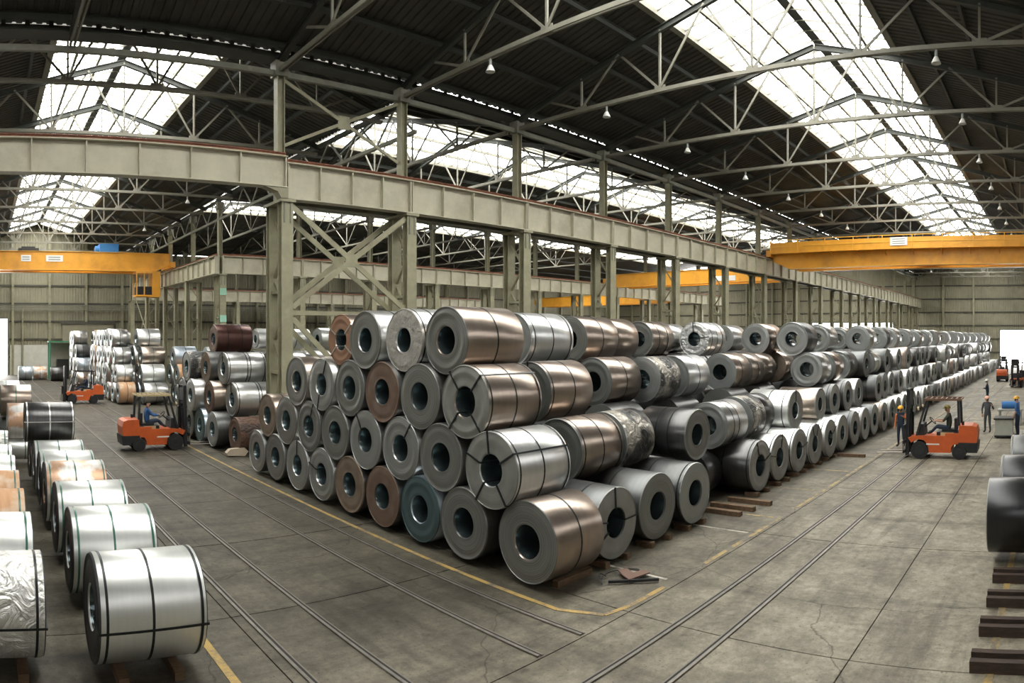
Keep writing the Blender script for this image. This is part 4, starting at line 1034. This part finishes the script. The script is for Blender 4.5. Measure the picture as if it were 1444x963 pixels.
# ================================================================== FORKLIFTS
def wheel(r, wd):
    pass
def forklift(guard_mat, lift=.08):
    """local: +x forward (forks), origin on the floor under the middle"""
    R = empty('forklift')
    mb = MB()
    side = [(-.40, .24), (.44, .24), (.48, .52), (.62, .70), (.84, .74), (1.12, .60), (1.24, .78), (1.02, .86), (.62, .88), (-.18, .88), (-.2, .98), (-.95, .98), (-.95, .60), (-.5, .56), (-.42, .44)]
    mb.prism(side, -.52, .52); ch = mb.build('chassis', ORANGE, R)
    for s in (-1, 1): mb = MB(); mb.box((.28, s * .523, .56), (.5, .008, .05)); mb.build('side_stripe', WHITE, ch)
    mb = MB(); mb.prism([(-1.38, .62), (-1.42, 1.0), (-1.36, 1.22), (-1.2, 1.28), (-.72, 1.28), (-.7, .62)], -.54, .54); cw = mb.build('counterweight', ORANGE, R)
    mb = MB(); mb.prism([(-1.40, .26), (-1.44, .64), (-.7, .64), (-.68, .5), (-.95, .45), (-1.05, .26)], -.55, .55); mb.build('counterweight_base', DARK, cw)
    mb = MB(); mb.box((-.28, 0, .93), (.86, .84, .16)); mb.build('engine_hood', DARK, R)
    for s in (-1, 1): mb = MB(); mb.box((-.25, s * .425, .94), (.5, .01, .12)); mb.build('hood_label', BEIGE, R)
    mb = MB(); mb.box((-.28, 0, 1.05), (.5, .5, .1)); mb.box((-.56, 0, 1.28), (.1, .48, .45)); mb.build('seat', BLACK, R)
    mb = MB(); mb.prism([(.62, .86), (.95, .86), (.8, 1.3), (.66, 1.3)], -.42, .42); mb.build('dashboard', DARK, R)
    mb = MB(); mb.bar((.72, 0, 1.1), (.38, 0, 1.39), .05, .05)
    n = 16
    c = Vector((.36, 0, 1.40)); ax = Vector((-.3, 0, .28)).normalized(); u = Vector((0, 1, 0)); v = ax.cross(u)
    ring = [c + (u * math.cos(2 * PI * k / n) + v * math.sin(2 * PI * k / n)) * .17 for k in range(n)]
    for k in range(n): mb.bar(ring[k], ring[(k + 1) % n], .025, .025)
    mb.build('steering_wheel', BLACK, R)
    g = empty('overhead_guard'); g.parent = R
    for s in (-1, 1):
        mb = MB(); mb.bar((.92, s * .46, .86), (.52, s * .44, 2.22), .07, .08); mb.build('guard_pillar', DARK, g)
        mb = MB(); mb.bar((-.72, s * .46, 1.26), (-.68, s * .44, 2.22), .07, .09); mb.build('guard_pillar', DARK, g)
        mb = MB(); mb.bar((-.80, s * .46, 2.25), (.62, s * .46, 2.25), .07, .08); mb.build('guard_rail', guard_mat, g)
    for k in range(8):
        mb = MB(); xx = -.78 + 1.38 * k / 7; mb.bar((xx, -.46, 2.25), (xx, .46, 2.25), .05, .05); mb.build('guard_slat', guard_mat, g)
    m_ = empty('mast'); m_.parent = R
    for s in (-1, 1):
        mb = MB(); mb.ibar((1.30, s * .33, .10), (1.25, s * .33, 2.6), .10, .14, .03, up=(1, 0, 0)); mb.build('mast_upright', DARK, m_)
        mb = MB(); mb.bar((1.32, s * .23, .15), (1.27, s * .23, 2.5), .07, .1, up=(1, 0, 0)); mb.build('inner_upright', DARK, m_)
        mb = MB(); mb.cyl((1.2, s * .28, .2), (1.17, s * .28, 1.7), .04, 10); mb.build('lift_cylinder', DARK, m_)
    for z in (2.56, 1.9, .62):
        mb = MB(); mb.bar((1.28, -.36, z), (1.28, .36, z), .10, .12); mb.build('mast_crossbar', DARK, m_)
    mb = MB(); mb.box((1.26, 0, 2.25), (.14, .5, .5)); mb.build('hose_reel', DARK, m_)
    cr_ = empty('fork_carriage', (0, 0, lift)); cr_.parent = R
    for z in (.16, .52):
        mb = MB(); mb.bar((1.42, -.5, z), (1.42, .5, z), .06, .12); mb.build('carriage_bar', DARK, cr_)
    for k in range(6):
        mb = MB(); yy = -.46 + .92 * k / 5; mb.bar((1.42, yy, .5), (1.42, yy, 1.15), .03, .03); mb.build('backrest_bar', DARK, cr_)
    mb = MB(); mb.bar((1.42, -.48, 1.15), (1.42, .48, 1.15), .04, .05); mb.build('backrest_top', DARK, cr_)
    for s in (-1, 1):
        mb = MB(); mb.box((1.48, s * .28, .32), (.05, .11, .5)); mb.prism([(1.46, .06), (2.5, .06), (2.5, .075), (1.7, .11), (1.46, .11)], s * .28 - .07, s * .28 + .07); mb.build('fork', mat('worn_fork_steel', (.32, .29, .25), .45, .5), cr_)
    for (x, r_, wd, yy) in ((.80, .33, .24, .45), (-.72, .27, .2, .47)):
        for s in (-1, 1):
            mb = MB(); mb.cyl((x, s * yy - wd / 2, r_), (x, s * yy + wd / 2, r_), r_, 24); t = mb.build('tyre', BLACK, R, smooth=True)
            mb = MB(); mb.cyl((x, s * (yy + wd / 2) - .02, r_), (x, s * (yy + wd / 2) + .02, r_), r_ * .52, 16); mb.build('hub', DARK, t)
    for s in (-1, 1):
        mb = MB(); mb.cyl((.8, s * .5, 1.9), (.86, s * .5, 1.9), .07, 12); mb.build('work_lamp', BEIGE, R)
    mb = MB(); mb.cyl((-.85, .3, 1.25), (-.85, .3, 1.42), .05, 10); mb.build('exhaust_stub', DARK, R)
    return R
F1 = forklift(BEIGE); F1.location = (7.0, 27.4, 0); tag(F1, 'orange forklift with a driver in blue on the left aisle', 'forklift', 'forklifts')
F2 = forklift(DARK); F2.location = (7.0, 47.4, 0); F2.rotation_euler = (0, 0, PI); tag(F2, 'orange forklift farther down the left aisle, facing left', 'forklift', 'forklifts')
F3 = forklift(mat('brown_guard_paint', (.16, .085, .05), .5)); F3.location = (26.0, 4.35, 0); F3.rotation_euler = (0, 0, PI / 2 + .03); tag(F3, 'orange forklift with a seated driver crossing the right aisle rails', 'forklift', 'forklifts')
F4 = copy_tree(F2, loc=(72.0, 5.55, 0), rz=0.0); tag(F4, 'small distant forklift seen from behind on the right aisle', 'forklift', 'forklifts')
F5 = copy_tree(F2, loc=(64.0, 3.3, 0), rz=PI * .9); tag(F5, 'dark distant forklift at the right picture edge', 'forklift', 'forklifts')

# ================================================================== PEOPLE
def person(J, mats, hat, loc, rz, label, scale=1.0, hat_mat=None):
    """J: joint positions, +x forward, +y left, z up. Skin-modifier body turned into one mesh."""
    V = []; E = []; R = []; T = []
    def v(p, r): V.append(Vector(p)); R.append(r); return len(V) - 1
    def e(a, b, t): E.append((a, b)); T.append(t)
    def seg(a, b, n, rb, t, ra=None):
        pa, pb = V[a], Vector(b); ra = R[a] if ra is None else ra; prev = a
        for k in range(1, n + 1):
            f = k / n; i = v(pa.lerp(pb, f), ra + (rb - ra) * f); e(prev, i, t); prev = i
        return prev
    pel = v(J['pelvis'], .145)
    waist = v(J['waist'], .135); e(pel, waist, 'torso')
    chest = v(J['chest'], .155); e(waist, chest, 'torso')
    nb = v(J['neck'], .065); e(chest, nb, 'torso')
    hb = v(J['head0'], .075); e(nb, hb, 'skin')
    hm = v(J['head1'], .105); e(hb, hm, 'skin')
    ht = v(J['head2'], .085); e(hm, ht, 'hair')
    f_ = (J.get('face') or Vector((1, 0, 0)))
    nose = v(Vector(J['head1']) + Vector(f_) * .105 + Vector((0, 0, -.03)), .02); e(hm, nose, 'skin')
    for s in ('l', 'r'):
        sh = v(J['sh' + s], .07); e(chest, sh, 'torso')
        el = seg(sh, J['el' + s], 2, .047, 'sleeve'); wr = seg(el, J['wr' + s], 2, .034, 'fore')
        pd = (Vector(J['wr' + s]) - Vector(J['el' + s])).normalized()
        palm = v(Vector(J['wr' + s]) + pd * .06, .036); e(wr, palm, 'skin')
        sd = pd.cross(Vector((0, 0, 1)) if abs(pd.z) < .8 else Vector((1, 0, 0))).normalized(); dn = pd.cross(sd)
        for k, ln in enumerate((.075, .088, .082, .064)):
            b = v(V[palm] + pd * .035 + sd * (k - 1.5) * .021, .011); e(palm, b, 'skin')
            m1 = v(V[b] + pd * ln * .5 + dn * .012, .009); e(b, m1, 'skin'); m2 = v(V[m1] + pd * ln * .4 + dn * .022, .008); e(m1, m2, 'skin')
        tb = v(V[palm] - pd * .01 - sd * .042, .012); e(palm, tb, 'skin'); t2 = v(V[tb] + pd * .045 - sd * .02 + dn * .01, .009); e(tb, t2, 'skin')
        hp = v(J['hip' + s], .10); e(pel, hp, 'legs')
        kn = seg(hp, J['kn' + s], 2, .068, 'legs'); an = seg(kn, J['an' + s], 2, .05, 'legs')
        to = v(Vector(J['toe' + s]), .042); e(an, to, 'shoe')
    me = bpy.data.meshes.new('tmp'); me.from_pydata([tuple(p) for p in V], E, []); me.update()
    o = bpy.data.objects.new('tmp', me); COL.objects.link(o)
    md = o.modifiers.new('s', 'SKIN'); md.use_smooth_shade = True
    o.modifiers.new('d', 'SUBSURF').levels = 1
    sv = me.skin_vertices[0].data
    for k, r in enumerate(R): sv[k].radius = (r, r); sv[k].use_root = (k == 0)
    dg = bpy.context.evaluated_depsgraph_get(); ev = o.evaluated_get(dg)
    nm = bpy.data.meshes.new_from_object(ev); nm.name = 'person'
    bpy.data.objects.remove(o); bpy.data.meshes.remove(me)
    names = ['torso', 'sleeve', 'fore', 'legs', 'shoe', 'skin', 'hair']
    nm.materials.clear()
    for k in names: nm.materials.append(mats[k])
    for p in nm.polygons:
        c = p.center; best = 1e9; bt = 'torso'
        for (a, b), t in zip(E, T):
            A, B = V[a], V[b]; d = B - A; tt = max(0, min(1, (c - A).dot(d) / max(d.length_squared, 1e-9)))
            q = (c - (A + d * tt)).length / max(R[a] + (R[b] - R[a]) * tt, .01)
            if q < best: best = q; bt = t
        p.material_index = names.index(bt); p.use_smooth = True
    P_ = obj('person', nm, None, loc, (0, 0, rz), (scale,) * 3)
    if hat_mat:
        h = Vector(J['head1']) + Vector((0, 0, .03)); mb = MB(); n = 14
        rings = [(.0, .135), (.05, .128), (.095, .095), (.125, .045)]
        vs = [(h.x + r * math.cos(2 * PI * k / n), h.y + r * .92 * math.sin(2 * PI * k / n), h.z + z) for z, r in rings for k in range(n)]
        fs = [(i * n + k, i * n + (k + 1) % n, (i + 1) * n + (k + 1) % n, (i + 1) * n + k) for i in range(3) for k in range(n)] + [tuple(range(3 * n, 4 * n))]
        mb.add(vs, fs); fx = Vector(f_) * .11
        mb.box((h.x + fx.x, h.y + fx.y, h.z + .005), (.13, .17, .02)); mb.build(hat, hat_mat, P_, smooth=True)
    tag(P_, label, 'person')
    return P_
def stand(armL=None, armR=None, lean=0.0, face=(1, 0, 0), turn=0.0):
    J = dict(pelvis=(0, 0, .95), waist=(.01, 0, 1.10), chest=(.02 + lean, 0, 1.32), neck=(.02 + lean, 0, 1.48), head0=(.03 + lean, 0, 1.54), head1=(.05 + lean, 0, 1.625), head2=(.04 + lean, 0, 1.70),
             hipl=(0, .10, .90), hipr=(0, -.10, .90), knl=(.03, .12, .49), knr=(.02, -.12, .49), anl=(-.02, .13, .09), anr=(-.02, -.13, .09), toel=(.16, .15, .045), toer=(.16, -.15, .045),
             shl=(.02 + lean, .19, 1.41), shr=(.02 + lean, -.19, 1.41))
    J['ell'], J['wrl'] = armL or ((-.02, .26, 1.12), (.06, .27, .88)); J['elr'], J['wrr'] = armR or ((-.02, -.26, 1.12), (.06, -.27, .88))
    J['face'] = Vector(face)
    return J
def seated(z=1.04):
    return dict(pelvis=(-.28, 0, z + .12), waist=(-.30, 0, z + .28), chest=(-.28, 0, z + .50), neck=(-.25, 0, z + .66), head0=(-.24, 0, z + .72), head1=(-.21, 0, z + .81), head2=(-.22, 0, z + .88),
                hipl=(-.24, .10, z + .08), hipr=(-.24, -.10, z + .08), knl=(.2, .15, z + .14), knr=(.2, -.15, z + .14), anl=(.40, .15, z - .08), anr=(.40, -.15, z - .08), toel=(.55, .16, z - .11), toer=(.55, -.16, z - .11),
                shl=(-.27, .19, z + .59), shr=(-.27, -.19, z + .59), ell=(-.08, .27, z + .36), elr=(-.08, -.27, z + .36), wrl=(.2, .14, z + .36), wrr=(.2, -.14, z + .36), face=Vector((1, 0, 0)))
def outfit(torso, legs, sleeve=None, fore=None):
    return dict(torso=torso, sleeve=sleeve or torso, fore=fore or sleeve or torso, legs=legs, shoe=BLACK, skin=SKIN, hair=HAIR)
person(seated(), outfit(CL_BLUE, CL_NAVY), None, (7.0, 27.4, 0), 0, 'driver in a blue shirt seated on the nearer left forklift')
person(seated(), outfit(CL_NAVY, CL_NAVY), None, (7.0, 47.4, 0), PI, 'driver in dark clothes seated on the farther left forklift')
person(seated(), outfit(CL_GREEN, CL_NAVY, CL_GREEN, SKIN), 'hard_hat', (26.0, 4.35, 0), PI / 2 + .03, 'driver in dark jacket and cap reaching for the wheel of the right forklift', 1.0, mat('olive_cap', (.22, .17, .04), .7))
person(stand(armL=((.06, .30, 1.2), (.24, .2, 1.32))), outfit(CL_NAVY, CL_NAVY, CL_VEST), 'hard_hat', (28.1, 6.45, 0), PI * .95, 'worker in dark overalls and yellow helmet standing by the forklift mast', .98, HAT_Y)
person(stand(armL=((.04, .33, 1.14), (.16, .30, 1.30)), armR=((.0, -.28, 1.12), (.08, -.24, .9))), outfit(CL_GREY, CL_GREY), 'hard_hat', (33.0, 3.28, 0), PI * .92, 'worker in grey overalls and orange-white helmet standing between the rails', 1.0, mat('pale_orange_helmet', (.78, .42, .28), .4))
person(stand(armL=((.1, .26, 1.14), (.26, .06, 1.16)), armR=((.1, -.26, 1.14), (.26, -.06, 1.16))), outfit(CL_NAVY, CL_NAVY), 'hard_hat', (46.3, 4.6, 0), PI * .5, 'distant worker in navy with white helmet and folded arms', 1.0, HAT_W)
person(stand(armL=((.02, .27, 1.13), (.12, .24, .92)), armR=((.02, -.27, 1.13), (.12, -.24, .92))), outfit(CL_BLUE, CL_NAVY, CL_BLUE, SKIN), 'hard_hat', (31.8, 1.75, 0), PI * .45, 'worker in blue shirt and yellow helmet at the right picture edge', 1.06, HAT_Y)

# ================================================================== SMALL THINGS
r = empty('waste_bin', (31.6, 2.35, 0))
mb = MB(); mb.prism([(-.42, .12), (.42, .12), (.48, .85), (-.48, .85)], -.4, .4); mb.build('bin_body', PALEGREEN, r)
mb = MB(); mb.box((0, 0, .88), (1.08, .92, .07)); mb.build('bin_rim', DARK, r)
mb = MB(); mb.box((0, 0, .09), (1.0, .86, .07)); mb.build('bin_base', DARK, r)
for sx in (-.36, .36):
    for sy in (-.3, .3): mb = MB(); mb.cyl((sx, sy - .03, .05), (sx, sy + .03, .05), .05, 10); mb.build('castor', BLACK, r)
tag(r, 'pale grey wheeled bin beside the worker at right', 'bin')
r = empty('workbench', (36.5, 2.4, 0))
mb = MB(); mb.box((0, 0, .75), (1.0, 1.3, .08)); mb.build('bench_top', GREY, r)
for sx in (-.42, .42):
    for sy in (-.55, .55): mb = MB(); mb.bar((sx, sy, 0), (sx, sy, .72), .07, .07); mb.build('leg', GREY, r)
tag(r, 'small grey bench behind the pale bin', 'bench')
mb = MB(); mb.cyl((36.5, 1.9, 1.0), (36.5, 2.85, 1.0), .2, 16); tag(mb.build('blue_drum', BLUE, smooth=True), 'blue drum lying on the small grey bench', 'drum')
# white barrier frame at the right edge
r = empty('barrier_frame', (22.9, 1.15, 0))
for yy in (0, -.6): mb = MB(); mb.bar((0, yy, 0), (0, yy, 1.5), .09, .09); mb.build('post', WHITE, r)
for z in (1.45, .75): mb = MB(); mb.bar((0, .04, z), (0, -.64, z), .08, .08); mb.build('rail', WHITE, r)
tag(r, 'white tubular barrier frame at the right picture edge', 'barrier')
# green booth by the end wall
r = empty('green_booth', (7.4, 74.6, 0))
for (dx, dy) in ((0, 0), (2.5, 0), (0, 1.6), (2.5, 1.6)): mb = MB(); mb.bar((dx, dy, 0), (dx, dy, 4.1), .16, .16); mb.build('booth_post', GREEN, r)
mb = MB(); mb.box((1.25, .8, 4.15), (2.8, 1.9, .14)); mb.build('booth_roof', GREEN, r)
mb = MB(); mb.box((1.25, 1.62, 2.0), (2.4, .06, 4.0)); mb.build('booth_back', PALEGREEN, r)
mb = MB(); mb.box((2.5, .8, 2.0), (.1, 1.5, 4.0)); mb.build('booth_side', GREEN, r)
mb = MB(); mb.box((1.5, 1.0, 1.1), (1.3, .8, 2.2)); mb.build('booth_cabinet', DARK, r)
tag(r, 'green framed booth in front of the whitewashed wall', 'booth')
# downpipe by the left door
mb = MB(); mb.cyl((4.9, Y_END - .5, 0), (4.9, Y_END - .5, 8.2), .12, 10); tag(mb.build('downpipe', PAINT, smooth=True), 'thin vertical pipe near the bright left doorway', 'pipe')
# pale sack on the floor at the forks
mb = MB(); mb.prism([(0, 0), (.7, -.05), (.85, .12), (.7, .26), (.1, .24), (-.05, .1)], 0, .25, 'Y'); o = mb.build('cloth_sack', mat('pale_sackcloth', (.5, .42, .32), .9), None, (9.25, 24.6, .05)); tag(o, 'pale sack lying on the floor at the fork tips', 'sack')
